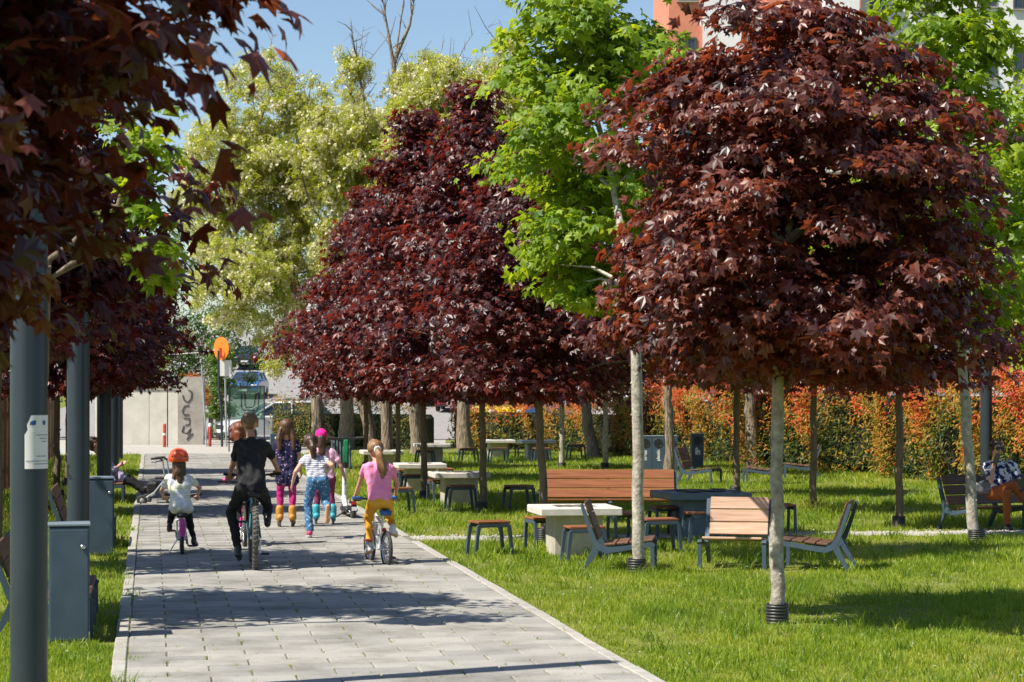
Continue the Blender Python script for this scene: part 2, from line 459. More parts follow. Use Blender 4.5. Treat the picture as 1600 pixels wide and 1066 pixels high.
# ------------------------------------------------------------------ grass
def wav(x, y):
    return (np.sin(x * 1.7 + .6 * np.sin(y * .9)) * np.sin(y * 1.3 + 1.1 * np.sin(x * .7)) + .6 * np.sin(x * 5.1 + y * 2.3) * np.sin(y * 4.3 - x * 1.9 + 1) + .4 * np.sin(x * 11.3 - y * 3) * np.sin(y * 9.7 + x * 4)) / 2.0
TRUNKS = []         # (x, y) of trunks, taller grass there: filled below before the grass is made
def on_lawn(x, y, pad=0.0):
    s = x * V.x + y * V.y; t = x * U.x + y * U.y
    w = .05 * np.sin(t * 3.1) + .04 * np.sin(t * 7.7 + 1)
    w = w + .07 * np.sin(t * 1.9 + 2) * np.sin(t * .83)
    ok = ((s < S0 - .055 + 1.3 * w - pad) | (s > S1 + .05 + .6 * w + pad))
    e = .10 * np.sin(s * 4.3) + .05 * np.sin(s * 11)
    ok &= ~((s > S1) & (t > 28.78 + e) & (t < 29.6 + e))
    ok &= ~((s > S0 - 14) & (s < 6.5) & (t > 66.8))
    return ok
def blades(x, y, h, wdt, lean, tint, bent=True):
    n = len(x)
    a = rng.uniform(0, 6.283, n); la = rng.uniform(0, 6.283, n)
    dx, dy = np.cos(a) * wdt, np.sin(a) * wdt
    lx, ly = np.cos(la) * lean * h, np.sin(la) * lean * h
    z0 = np.zeros(n)
    b0 = np.stack([x - dx, y - dy, z0], 1); b1 = np.stack([x + dx, y + dy, z0], 1)
    tip = np.stack([x + lx, y + ly, h], 1)
    if not bent:
        v = np.stack([b0, b1, tip], 1).reshape(-1, 3)
        f = np.arange(3 * n).reshape(-1, 3)
        return v, f, np.repeat(tint, 3)
    m0 = np.stack([x - dx * .8 + lx * .35, y - dy * .8 + ly * .35, h * .6], 1); m1 = np.stack([x + dx * .8 + lx * .35, y + dy * .8 + ly * .35, h * .6], 1)
    v = np.stack([b0, b1, m1, m0, tip], 1).reshape(-1, 3)
    o = 5 * np.arange(n)[:, None]
    f = np.concatenate([o + np.array([[0, 1, 2]]), o + np.array([[0, 2, 3]]), o + np.array([[3, 2, 4]])])
    return v, f, np.repeat(tint, 5)
KX, KY = gp(1271, 802).x, gp(1271, 802).y
def make_grass():
    V_, F_, T_ = [], [], []
    off = 0
    for y0, y1, dens, hh, ww, bent in ((14.2, 18, 3100, .050, .0034, True), (18, 25, 2300, .054, .0046, False), (25, 33, 1150, .060, .0062, False), (33, 48, 480, .08, .0085, False), (48, 68, 210, .09, .013, False)):
        xl, xr = -.235 * y1 - .2, .235 * y1 + .3
        n = int((y1 - y0) * (xr - xl) * dens)
        x = rng.uniform(xl, xr, n); y = rng.uniform(y0, y1, n)
        k = on_lawn(x, y) & (np.abs(x) < .2335 * y + .25)
        x, y = x[k], y[k]
        c = wav(x, y)
        k = rng.random(len(x)) < .74 + .55 * c + .25 * wav(x * .8 + 7, y * .7)
        x, y, c = x[k], y[k], c[k]
        h = hh * .88 * (1 + 1.0 * c) * rng.uniform(.45, 1.25, len(x))
        for tx, ty in TRUNKS:
            d = (x - tx) ** 2 + (y - ty) ** 2
            h *= 1 + .55 * np.exp(-d / .20) - 1.0 * np.exp(-d / .018)
        s_ = x * V.x + y * V.y
        edge = np.minimum(np.abs(s_ - S0 + .1), np.abs(s_ - S1 - .1)); h *= np.clip(.62 + edge * 1.1, .62, 1)
        h = np.clip(h, .012, .3)
        tint = np.clip(.50 + .36 * wav(x * .45 + 3, y * .4) - .16 * c + .16 * wav(x * 1.6, y * 1.3 + 4) + rng.normal(0, .17, len(x)), 0, 1)
        v, f, tt = blades(x, y, h, ww * rng.uniform(.6, 1.3, len(x)), rng.uniform(.1, .8, len(x)), tint, bent)
        V_.append(v); F_.append(f + off); T_.append(tt); off += len(v)
    # taller tufts
    n = 900
    tx = rng.uniform(-5.5, 8, n); ty = 14.3 + 26 * rng.random(n) ** 1.5
    k = on_lawn(tx, ty, .05) & (np.abs(tx) < .235 * ty + .2); tx, ty = tx[k], ty[k]
    for x0, y0 in list(zip(tx, ty)) + [(KX, KY)] * 6:
        dry = abs(x0 - KX) < 1e-6 and abs(y0 - KY) < 1e-6
        n = 26; sp = .035 + .05 * rng.random() if not dry else .10
        x = rng.normal(x0, sp, n); y = rng.normal(y0, sp, n)
        hh = rng.uniform(.05, .13, n) * (1 + .4 * rng.random()) if not dry else rng.uniform(.12, .34, n)
        tb = rng.uniform(.05, .55) if not dry else .9
        v, f, tt = blades(x, y, hh, np.full(n, .0045 if y0 < 25 else .007), rng.uniform(.3, 1.0, n), np.clip(tb + rng.normal(0, .12, n), 0, 1), True)
        V_.append(v); F_.append(f + off); T_.append(tt); off += len(v)
    # weeds in the paving joints
    for k in range(800):
        c = cells[int(rr.random() ** 1.4 * 620)]
        if rr.random() < .6: s, t = c[0] + c[2] * PW / 2, c[1] + rr.uniform(-.15, .15)
        else: s, t = c[0] + rr.uniform(-.28, .28), c[1] + ROW / 2
        if rr.random() < .10: s = S0 + rr.gauss(-.02, .03)
        if not (S0 - .1 < s < S1): continue
        n = rr.randint(5, 13)
        q = st(s, t)
        x = rng.normal(q.x, .007, n); y = rng.normal(q.y, .022, n)
        v, f, tt = blades(x, y, rng.uniform(.042, .056, n), np.full(n, .006), rng.uniform(.1, .6, n), rng.uniform(.25, .8, n), False)
        V_.append(v); F_.append(f + off); T_.append(tt); off += len(v)
    o = obj('grass', np_mesh('grass', np.concatenate(V_), np.concatenate(F_), 3, np.concatenate(T_)), M['grass'])
    tag(o, 'short sunlit lawn grass with taller tufts round the trunks', 'grass', kind='stuff')
    # dandelion and daisy heads
    n = 150
    x = rng.uniform(-4, 7, n * 3); y = rng.uniform(14.5, 30, n * 3)
    k = on_lawn(x, y, .1); x, y = x[k][:n], y[k][:n]
    a = np.linspace(0, 6.283, 7)[:-1]
    disc = np.concatenate([[[0, 0, .004]], np.stack([np.cos(a), np.sin(a), np.zeros(6)], 1)])
    sz = rng.uniform(.007, .015, len(x))
    vv = (disc[None] * sz[:, None, None]); vv[:, :, 0] += x[:, None]; vv[:, :, 1] += y[:, None]; vv[:, :, 2] += .075
    fc = np.array([(0, i, i % 6 + 1) for i in range(1, 7)])
    o = obj('daisies', np_mesh('daisies', vv.reshape(-1, 3), (fc[None] + 7 * np.arange(len(x))[:, None, None]).reshape(-1, 3), 3), M['white'])
    tag(o, 'tiny white daisy heads scattered over the lawn', 'flowers', kind='stuff')
# ------------------------------------------------------------------ trees
def unit(a): return a / np.maximum(np.linalg.norm(a, axis=-1, keepdims=True), 1e-9)
def maple_leaf():
    half = [(20, .60), (33, .70), (45, 1.0), (60, .66), (76, .58), (98, .80), (128, .44), (152, .42)]
    P = [(0, 0)] + [(0, 1.12)] + [(r * math.sin(math.radians(a)), r * math.cos(math.radians(a))) for a, r in half] + [(0, -.16)] + [(-r * math.sin(math.radians(a)), r * math.cos(math.radians(a))) for a, r in half[::-1]]
    v = np.array([(x, y + .2, -.30 * (x * x + y * y)) for x, y in P]); v[0, 2] = .05
    n = len(P)
    return v * .62, np.array([(0, i, i + 1 if i + 1 < n else 1) for i in range(1, n)])
def maple_leaf_lo():
    half = [(24, .58), (48, 1.0), (76, .54), (112, .72)]
    P = [(0, 0)] + [(0, 1.12)] + [(r * math.sin(math.radians(a)), r * math.cos(math.radians(a))) for a, r in half] + [(-r * math.sin(math.radians(a)), r * math.cos(math.radians(a))) for a, r in half[::-1]]
    v = np.array([(x, y + .2, -.30 * (x * x + y * y)) for x, y in P]); v[0, 2] = .05
    n = len(P)
    return v * .62, np.array([(0, i, i + 1 if i + 1 < n else 1) for i in range(1, n)])
def pinnate_leaf():
    vs, fs = [], []
    for i in range(3):
        y = .12 + i * .31
        for sgn in (-1, 1):
            o = len(vs)
            vs += [(0, y, 0), (sgn * .18, y - .09, .02), (sgn * .40, y + .07, -.05), (sgn * .18, y + .15, .02)]
            fs += [(o, o + 1, o + 2), (o, o + 2, o + 3)]
    o = len(vs); vs += [(0, 1.0, 0), (-.07, 1.12, 0), (0, 1.3, -.04), (.07, 1.12, 0)]; fs += [(o, o + 1, o + 2), (o, o + 2, o + 3)]
    v = np.array(vs); v[:, 2] -= .25 * v[:, 1] ** 2
    return v, np.array(fs)
def blossom():
    vs, fs = [], []
    for i in range(3):
        a, y, r = i * 2.4, .15 + i * .3, .28 - i * .05
        o = len(vs); c, s_ = math.cos(a), math.sin(a)
        vs += [(c * r, y - .1, s_ * r), (c * r * .5 - s_ * .2, y, s_ * r * .5 + c * .2), (c * r * .2, y + .28, s_ * r * .2), (c * r * .5 + s_ * .2, y, s_ * r * .5 - c * .2)]
        fs += [(o, o + 1, o + 2), (o, o + 2, o + 3)]
    return np.array(vs), np.array(fs)
def lance_leaf():
    v = np.array([(0, 0, 0), (.16, .42, -.03), (0, 1, -.16), (-.16, .42, -.03), (0, .45, .05)], float)
    return v, np.array([(0, 1, 4), (1, 2, 4), (2, 3, 4), (3, 0, 4)])
LEAF = {'maple': maple_leaf(), 'maple_lo': maple_leaf_lo(), 'pinnate': pinnate_leaf(), 'blossom': blossom(), 'lance': lance_leaf()}
def scatter(name, pos, nrm, tip, size, leaf, tint):
    """one mesh of many leaves: position, face normal, tip direction, size, tint per leaf"""
    tv, tf = LEAF[leaf]
    z = unit(nrm); y = unit(tip - z * np.sum(tip * z, 1, keepdims=True)); x = np.cross(y, z)
    v = pos[:, None] + size[:, None, None] * (tv[None, :, 0:1] * x[:, None] + tv[None, :, 1:2] * y[:, None] + tv[None, :, 2:3] * z[:, None])
    n, k = len(pos), len(tv)
    return np_mesh(name, v.reshape(-1, 3), (tf[None] + k * np.arange(n)[:, None, None]).reshape(-1, 3), 3, np.repeat(tint, k))
def env_r(env, z):
    zs, rs = [e[0] for e in env], [e[1] for e in env]
    return np.interp(z, zs, rs)
def crown_mesh(name, env, nclump, per, size, leaf, seed, rcl=.42, tint0=.45, fill=.35, squash=.62, axis=None):
    """env: (height, radius) outline of the crown about the trunk axis; foliage grows in drooping pads"""
    g = np.random.default_rng(seed)
    z0, z1 = env[0][0], env[-1][0]
    zz = np.linspace(z0, z1, 200); w = env_r(env, zz) + .12; w /= w.sum()
    cz = g.choice(zz, nclump, p=w) + g.normal(0, .03, nclump)
    ca = np.arange(nclump) * 2.39996 + g.normal(0, .5, nclump)
    R = env_r(env, cz) * g.uniform(.74, 1.14, nclump)
    R = R * np.where(g.random(nclump) < .10, g.uniform(1.08, 1.28, nclump), 1.0)
    R = R * (1 + .13 * np.sin(ca * 3 + cz * 4.1) + .09 * np.sin(ca * 5 - cz * 6.3))
    rad = R * np.where(g.random(nclump) < fill, np.sqrt(g.random(nclump)) * .75, g.uniform(.72, 1.0, nclump)) - .3 * rcl
    rad = np.maximum(rad, 0)
    C = np.stack([np.cos(ca) * rad, np.sin(ca) * rad, cz], 1)
    cs = rcl * g.uniform(.6, 1.25, nclump)
    N = nclump * per
    ci = np.repeat(np.arange(nclump), per)
    d = unit(g.normal(0, 1, (N, 3))); r = g.random(N) ** .45
    out = np.stack([np.cos(ca), np.sin(ca), np.zeros(nclump)], 1)[ci]
    tang = np.stack([-out[:, 1], out[:, 0], np.zeros(N)], 1)
    off = (out * d[:, 0:1] * 1.4 + tang * d[:, 1:2] * 1.05 + np.array([0, 0, 1.0]) * d[:, 2:3] * .46) * r[:, None] * cs[ci][:, None]
    reach = np.sum(off * out, 1)
    off[:, 2] -= .32 * np.maximum(reach, 0) ** 1.0 * (.4 + rad[ci] / max(R.max(), .1))      # pads droop outward
    P = C[ci] + off
    k = P[:, 2] > z0 - .12
    P, ci, out, off, r = P[k], ci[k], out[k], off[k], r[k]
    N = len(P)
    loc = unit(off)
    nr = unit(.85 * np.array([0, 0, 1.0]) + .34 * out + .28 * loc + .46 * g.normal(0, 1, (N, 3)))
    tp = .65 * out - .5 * np.array([0, 0, 1.0]) + .35 * loc + .55 * g.normal(0, 1, (N, 3))
    ct = g.normal(0, .09, nclump)
    tint = np.clip(tint0 + ct[ci] + g.normal(0, .2, N), 0, 1)
    me = scatter(name, P, nr, tp, size * np.clip(g.normal(.92, .26, N), .35, 1.45), leaf, tint)
    return me, C
def add_lean(pts, lean):
    return pts
def tree(name, label, base, env, leafm, barkm, dia=.11, nclump=150, per=60, size=.14, leaf='maple', seed=1, group=None, lean=(0, 0), rcl=.42, collar=True, tint0=.45, fill=.35, crown_off=(0, 0), rz=None, share=None, cage=False, limbs=26):
    g = random.Random(seed)
    root = thing(name, label, 'tree', base, 0, group)
    z0, z1 = env[0][0], env[-1][0]
    zc = z0 + .2
    ax = lambda z: Vector((lean[0] * z / zc, lean[1] * z / zc, z)) if z < zc else Vector((lean[0] + crown_off[0] * (z - zc) / (z1 - zc), lean[1] + crown_off[1] * (z - zc) / (z1 - zc), z))
    b = MB()
    hs = [0, .05, .15, .3] + [.3 + (zc - .3) * k / 9 for k in range(1, 10)] + [zc + (z1 - .35 - zc) * k / 6 for k in range(1, 7)]
    pts, rad = [], []
    for i, h in enumerate(hs):
        q = ax(h); w = .012 if 0 < h < zc else .03
        pts.append(q + Vector((g.uniform(-w, w), g.uniform(-w, w), 0)))
        r = dia / 2 * (1.15 if h < .1 else 1.0 - .22 * h / zc if h < zc else .78 * max(.08, 1 - (h - zc) / (z1 - zc)))
        rad.append(r * g.uniform(.95, 1.06))
    b.tube(pts, rad, 12)
    # knots
    for k in range(9):
        h = g.uniform(.3, zc); a = g.uniform(0, 6.28); q = ax(h) + Vector((math.cos(a), math.sin(a), 0)) * dia * .40
        b.tube([q, q + Vector((math.cos(a), math.sin(a), .4)) * .02], [.018, .008], 6)
    key = share
    if share and share in CROWNS: me, C = CROWNS[share]
    else:
        me, C = crown_mesh('crown', env, nclump, per, size, leaf, seed, rcl, tint0, fill)
        me.materials.append(leafm)
        if share: CROWNS[share] = (me, C)
    tr = b.build('trunk', barkm, root)
    lb = MB(); lb.tube([ax(zc - .3), ax(zc), ax((zc + z1) / 2), ax(z1 - .5)], .008, 5)
    cidx = list(range(len(C))); g.shuffle(cidx)
    th = 0 if rz is None else rz
    for k in cidx[:limbs]:
        c = Vector(C[k]); c = Vector((c.x * math.cos(th) - c.y * math.sin(th), c.x * math.sin(th) + c.y * math.cos(th), c.z)) + Vector((lean[0] + crown_off[0] * .5, lean[1] + crown_off[1] * .5, 0))
        hz = max(zc - .15, min(c.z - .35 * (c - ax(c.z)).length - .1, z1 - .6))
        a = ax(hz); m = a.lerp(c, .5) + Vector((0, 0, .12))
        q = a.lerp(c, .25) + Vector((0, 0, .08))
        lb.tube([a, q, m, c], [.026 * dia / .11, .02, .013, .005], 6)
    lb.build('limbs', barkm, root)
    o = obj('crown', me, None, root); tag(o, kind='stuff')
    o.location = (lean[0] + crown_off[0] * .5, lean[1] + crown_off[1] * .5, 0)
    if rz: o.rotation_euler = (0, 0, rz)
    if collar:
        cb = MB(); R = dia / 2 + .032
        prof = [(R - .012, .0), (R, .0)]
        for k in range(6):
            z = .008 + k * .027
            prof += [(R + .006, z), (R + .006, z + .013), (R - .004, z + .016), (R - .004, z + .024)]
        prof += [(R + .004, .172), (R - .012, .172), (R - .012, .05)]
        cb.lathe(prof, 20, Matrix.Translation((pts[0].x, pts[0].y, 0)))
        cb.build('root_collar', M['collar'], root)
    TRUNKS.append((base[0], base[1]))
    return root
CROWNS = {}
GR = 'purple maples in the lawn row'
GG = 'green maples among the lawn trees'
# big copper crown in front on the right
envA = [(2.12, 1.0), (2.28, 1.42), (2.6, 1.55), (3.1, 1.65), (3.65, 1.62), (4.2, 1.48), (4.7, 1.28), (4.95, .90), (5.18, .40)]
tree('maple_tree', 'nearest copper-red maple on the lawn, wide crown filling the right of the photo', gp(1215, 975), envA, M['red_leaf_warm'], M['bark'], .125, 225, 122, .112, 'maple_lo', 11, GR, rcl=.40, crown_off=(.30, 0), lean=(.0, 0), tint0=.5)
envB = [(2.95, .3), (3.3, .7), (3.8, 1.05), (4.6, 1.2), (5.6, 1.02), (6.6, .75), (7.3, .3)]
tree('maple_tree', 'slim bright green maple with pale trunk in front of the three lawn chairs', gp(998, 898), envB, M['green_leaf'], M['bark'], .135, 165, 56, .14, 'maple_lo', 21, GG, rcl=.42, crown_off=(-.85, 3.0), lean=(-.03, 0), tint0=.52, fill=.3)
envC = [(2.6, .6), (3.0, 1.2), (3.6, 1.35), (4.6, 1.1), (5.6, 1.0), (6.8, .75), (7.8, .2)]
tree('maple_tree', 'green maple with leaning pale trunk left of the woman on the bench', gp(1522, 848), envC, M['green_leaf'], M['bark'], .15, 170, 52, .16, 'maple_lo', 22, GG, rcl=.42, lean=(-.18, 0), crown_off=(-.45, 0), tint0=.5, fill=.3)
envG2 = [(2.4, .7), (3.0, 1.3), (4.0, 1.6), (5.4, 1.4), (7, .9), (8.2, .2)]
tree('maple_tree', 'green maple at the right edge behind the woman, only its crown showing', Vector((9.25, 37.5, 0)), envG2, M['green_leaf'], M['bark'], .14, 170, 48, .17, 'maple_lo', 23, GG, rcl=.45, tint0=.6, fill=.3)
# purple row going away
envE = [(1.92, .8), (2.1, 1.5), (2.8, 1.75), (3.5, 1.55), (4.3, 1.05), (4.9, .55), (5.3, .15)]
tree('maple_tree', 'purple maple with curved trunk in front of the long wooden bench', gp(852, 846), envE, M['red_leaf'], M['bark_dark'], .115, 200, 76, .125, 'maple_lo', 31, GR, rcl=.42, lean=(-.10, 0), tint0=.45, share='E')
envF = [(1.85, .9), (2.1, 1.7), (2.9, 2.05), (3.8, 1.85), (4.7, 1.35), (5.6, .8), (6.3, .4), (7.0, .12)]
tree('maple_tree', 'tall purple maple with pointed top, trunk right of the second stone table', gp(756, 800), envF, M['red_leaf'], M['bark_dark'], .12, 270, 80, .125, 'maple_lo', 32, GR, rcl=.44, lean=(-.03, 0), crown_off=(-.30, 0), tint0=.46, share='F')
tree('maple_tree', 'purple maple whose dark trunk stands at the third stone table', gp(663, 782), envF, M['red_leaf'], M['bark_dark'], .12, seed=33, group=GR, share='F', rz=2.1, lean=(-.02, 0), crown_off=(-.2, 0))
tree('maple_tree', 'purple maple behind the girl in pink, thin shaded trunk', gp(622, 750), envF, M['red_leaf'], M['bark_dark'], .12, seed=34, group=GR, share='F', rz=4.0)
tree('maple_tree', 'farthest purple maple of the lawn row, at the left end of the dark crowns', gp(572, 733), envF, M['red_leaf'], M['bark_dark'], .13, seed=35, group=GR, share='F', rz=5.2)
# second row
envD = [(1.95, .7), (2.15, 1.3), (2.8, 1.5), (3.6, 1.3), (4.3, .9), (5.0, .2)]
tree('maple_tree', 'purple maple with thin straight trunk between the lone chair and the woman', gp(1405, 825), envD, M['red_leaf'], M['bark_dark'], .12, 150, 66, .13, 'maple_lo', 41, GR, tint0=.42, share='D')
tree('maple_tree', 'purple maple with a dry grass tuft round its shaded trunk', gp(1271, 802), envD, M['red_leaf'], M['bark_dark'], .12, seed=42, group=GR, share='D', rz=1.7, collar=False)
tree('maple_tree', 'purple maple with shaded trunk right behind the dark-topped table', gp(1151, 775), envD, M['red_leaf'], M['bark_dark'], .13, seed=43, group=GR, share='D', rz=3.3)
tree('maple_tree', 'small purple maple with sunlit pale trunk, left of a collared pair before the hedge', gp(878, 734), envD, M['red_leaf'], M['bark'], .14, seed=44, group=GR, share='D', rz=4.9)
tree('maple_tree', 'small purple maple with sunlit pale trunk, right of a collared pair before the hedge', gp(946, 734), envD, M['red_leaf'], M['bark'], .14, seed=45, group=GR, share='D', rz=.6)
# left row beside the path
GL = 'maples beside the lamp posts'
def lrow(t, s=-1.65): return st(s, t)
envN = [(2.15, .8), (2.4, 1.15), (2.9, 1.6), (3.4, 1.85), (4.2, 1.92), (5.0, 1.5), (5.6, .5)]
tree('maple_tree', 'blurred purple maple crown hanging over the top left corner', Vector((-3.1, 9.2, 0)), envN, M['red_leaf_warm'], M['bark_dark'], .14, 310, 70, .14, 'maple_lo', 51, GL, rcl=.44, tint0=.33, fill=.55)  # low tint puts the crown's own shade into its leaf colour
envL = [(1.95, .8), (2.2, 1.5), (2.9, 1.85), (3.6, 1.7), (4.4, 1.15), (5.2, .25)]
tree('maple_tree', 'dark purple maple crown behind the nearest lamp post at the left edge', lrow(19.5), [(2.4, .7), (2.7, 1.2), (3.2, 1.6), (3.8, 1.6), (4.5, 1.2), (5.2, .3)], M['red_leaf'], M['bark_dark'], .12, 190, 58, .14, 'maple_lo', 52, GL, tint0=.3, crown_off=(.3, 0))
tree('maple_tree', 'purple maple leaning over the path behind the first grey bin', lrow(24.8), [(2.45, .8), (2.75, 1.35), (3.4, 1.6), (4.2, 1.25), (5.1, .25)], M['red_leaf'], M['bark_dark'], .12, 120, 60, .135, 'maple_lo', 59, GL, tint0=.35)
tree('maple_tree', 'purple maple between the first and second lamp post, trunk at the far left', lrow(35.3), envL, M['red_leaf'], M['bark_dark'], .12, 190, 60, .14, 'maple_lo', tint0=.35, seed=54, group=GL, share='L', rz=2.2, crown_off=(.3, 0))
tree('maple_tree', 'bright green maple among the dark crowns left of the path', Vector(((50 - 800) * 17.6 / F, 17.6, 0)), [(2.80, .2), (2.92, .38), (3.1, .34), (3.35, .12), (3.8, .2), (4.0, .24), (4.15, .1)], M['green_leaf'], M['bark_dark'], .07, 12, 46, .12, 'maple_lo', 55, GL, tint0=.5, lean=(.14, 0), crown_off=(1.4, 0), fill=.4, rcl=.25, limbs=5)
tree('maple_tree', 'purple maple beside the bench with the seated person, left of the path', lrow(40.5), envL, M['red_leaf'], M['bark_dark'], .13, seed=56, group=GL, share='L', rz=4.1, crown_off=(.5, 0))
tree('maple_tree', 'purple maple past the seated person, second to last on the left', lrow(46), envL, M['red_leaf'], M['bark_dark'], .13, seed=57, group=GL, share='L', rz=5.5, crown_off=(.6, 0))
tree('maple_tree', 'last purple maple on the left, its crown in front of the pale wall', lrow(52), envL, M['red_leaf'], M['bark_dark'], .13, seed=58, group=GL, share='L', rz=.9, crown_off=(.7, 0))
# ------------------------------------------------------------------ tall blossoming trees behind
def grow(root, label, base, trunk, blobs, nclump, per, size, seed, leafm, barkm, dia, leaf='pinnate', bloss=.0, rcl=.7, tint0=.5, bare=0, cat='tree', droop=.5, group=None, name='locust_tree', spires=()):
    """blobs: (x, y, z, rx, ry, rz) lobes of the crown; limbs grow by joining each twig cluster to the nearest lower one"""
    g = np.random.default_rng(seed)
    root = thing(name, label, cat, base, 0, group)
    w = np.array([b[3] * b[4] * b[5] for b in blobs]) ** .8; w /= w.sum()
    bi = g.choice(len(blobs), nclump, p=w)
    B = np.array(blobs)[bi]
    d = unit(g.normal(0, 1, (nclump, 3))) * (g.random(nclump) ** .4)[:, None]
    C = B[:, :3] + d * B[:, 3:]
    C = C[np.argsort(np.linalg.norm(C - np.array(trunk[-1]), axis=1))]
    nodes = [Vector(p) for p in trunk[1:]]; par = [-1] + list(range(len(trunk) - 2)); 
    first = len(nodes)
    for c in C:
        c = Vector(c)
        best, bd = None, 1e9
        for i, q in enumerate(nodes):
            dd = (c - q).length + 1.1 * max(0, q.z - c.z + .2)
            if dd < bd: best, bd = i, dd
        L_ = (c - nodes[best]).length
        if L_ > 1.3:
            m = nodes[best].lerp(c, .5) + Vector(g.normal(0, .12, 3)) + Vector((0, 0, .1 * L_))
            nodes.append(m); par.append(best); best = len(nodes) - 1
        nodes.append(c); par.append(best)
    cnt = [1.0] * len(nodes)
    for i in range(len(nodes) - 1, -1, -1):
        if par[i] >= 0: cnt[par[i]] += cnt[i]
    tot = max(cnt)
    rad = [max(.012, dia / 2 * (c / tot) ** .46) for c in cnt]
    tb = MB()
    tp = [Vector(p) for p in trunk]
    # ribbed trunk
    pts, rr_ = [], []
    for i in range(len(tp) - 1):
        for k in range(4):
            f = k / 4; pts.append(tp[i].lerp(tp[i + 1], f) + Vector((g.normal(0, .02), g.normal(0, .02), 0)))
    pts.append(tp[-1])
    nP = len(pts)
    rr_ = [dia / 2 * (1.35 if i == 0 else 1.12 if i == 1 else 1.0 - .25 * i / nP) * g.uniform(.94, 1.06) for i in range(nP)]
    tb.tube(pts, rr_, 11)
    tb.build('trunk', barkm, root)
    lb = MB(); lb.tube(tp, .01, 5)
    for i in range(len(nodes)):
        if par[i] < 0 or i < first: continue
        a, c = nodes[par[i]], nodes[i]
        m = a.lerp(c, .5) + Vector(g.normal(0, .05, 3)) * min(1, (c - a).length)
        lb.tube([a, m, c], [min(rad[par[i]], rad[i] * 1.5), rad[i] * 1.1, rad[i] * .8], 6, cap=False)
    for k in range(bare):
        i = int(g.integers(first, len(nodes))); a = nodes[i]
        dv = Vector((g.normal(0, .35), g.normal(0, .3), 1)).normalized(); L_ = g.uniform(.5, 1.7)
        lb.tube([a, a + dv * L_ * .5 + Vector(g.normal(0, .06, 3)), a + dv * L_], [.016, .012, .005], 5, cap=False)
        for q in range(3):
            s_ = a + dv * L_ * g.uniform(.3, .9); lb.tube([s_, s_ + Vector(g.normal(0, .22, 3)) + Vector((0, 0, .2))], [.008, .004], 4, cap=False)
    for sp in spires:
        q = [pt(x, y, base[1]) - Vector(base) for x, y in sp]
        lb.tube(q, [.075 * (1 - .8 * i / (len(q) - 1)) for i in range(len(q))], 6)
        for i in range(10):
            f = g.uniform(.2, 1) * (len(q) - 1.001); a = q[int(f)].lerp(q[int(f) + 1], f % 1); e = a + Vector((g.normal(0, .35), g.normal(0, .3), g.uniform(.2, .8)))
            lb.tube([a, a.lerp(e, .5) + Vector(g.normal(0, .04, 3)), e], [.02, .014, .006], 5, cap=False)
    lb.build('limbs', barkm, root)
    nC = len(C); ci = np.repeat(np.arange(nC), per); N = len(ci)
    cs = rcl * g.uniform(.55, 1.3, nC)
    off = unit(g.normal(0, 1, (N, 3))) * (g.random(N) ** .5)[:, None] * cs[ci][:, None]; off[:, 2] *= .7
    P = C[ci] + off; P = P[P[:, 2] > .3]; N = len(P)
    nr = unit(np.array([-.3, -.35, .8]) + .6 * g.normal(0, 1, (N, 3)))
    tpd = unit(g.normal(0, 1, (N, 3))) * .8 - droop * np.array([0, 0, 1.0])
    tint = np.clip(tint0 + g.normal(0, .22, N), 0, 1)
    isb = g.random(N) < bloss
    me = scatter('crown', P[~isb], nr[~isb], tpd[~isb], size * g.uniform(.6, 1.2, (~isb).sum()), leaf, tint[~isb]); me.materials.append(leafm)
    tag(obj('crown', me, None, root), kind='stuff')
    if bloss > 0:
        nb = isb.sum()
        me = scatter('blossom', P[isb], unit(g.normal(0, 1, (nb, 3))), np.array([0, 0, -1.0]) + .25 * g.normal(0, 1, (nb, 3)), size * 1.25 * g.uniform(.6, 1.2, nb), 'blossom', g.random(nb)); me.materials.append(M['blossom'])
        tag(obj('blossom', me, None, root), kind='stuff')
    return root
def px_blobs(base, Z, lst):
    """crown lobes given by photo extents x0,x1,y0,y1 at depth Z (their distance is the trunk's)"""
    out = []
    for x0, x1, y0, y1, dy in lst:
        a, b = pt(x0, y1, Z + dy), pt(x1, y0, Z + dy)
        c = (a + b) / 2 - base
        out.append((c.x, c.y, c.z, abs(b.x - a.x) / 2, min(2.6, abs(b.x - a.x) / 2), abs(b.z - a.z) / 2))
    return out
GT = 'tall trees in cream blossom behind the path'
b1 = gp(497, 700); Z1 = b1.y
def tk(base, *pp): return [(0, 0, -.05)] + [tuple(pt(x, y, base.y) - base) for x, y in pp]
grow(None, 'tall blossoming tree left of the lawn, drooping pale crown beside the street', b1, tk(b1, (494, 600), (470, 480), (440, 380)),
     px_blobs(b1, Z1, [(265, 450, 170, 420, 0), (330, 530, 75, 330, 0), (290, 440, 370, 510, -3), (395, 475, 420, 590, -3), (390, 540, 250, 480, 0)]), 520, 46, .225, 61, M['locust_leaf'], M['bark_old'], .42, bloss=.34, rcl=.42, tint0=.5, bare=10, group=GT)
b2 = gp(541, 702)
grow(None, 'tall sparse tree with bare grey top branches against the sky', b2, tk(b2, (542, 590), (560, 430), (590, 300)),
     px_blobs(b2, b2.y, [(500, 640, 150, 330, 0), (480, 620, 250, 470, 0), (590, 700, 100, 260, 0), (520, 580, 60, 160, 0), (440, 640, 150, 330, 0)]), 460, 40, .21, 62, M['locust_leaf'], M['bark_old'], .46, bloss=.34, rcl=.4, tint0=.5, bare=60, group=GT, spires=[[(590, 300), (612, 180), (618, 90), (632, -8)], [(618, 120), (608, 60), (598, 0)], [(600, 260), (575, 190), (560, 110), (548, 40)], [(612, 190), (640, 150), (655, 90)], [(618, 90), (640, 40), (648, -5)]])
b3 = gp(586, 727)
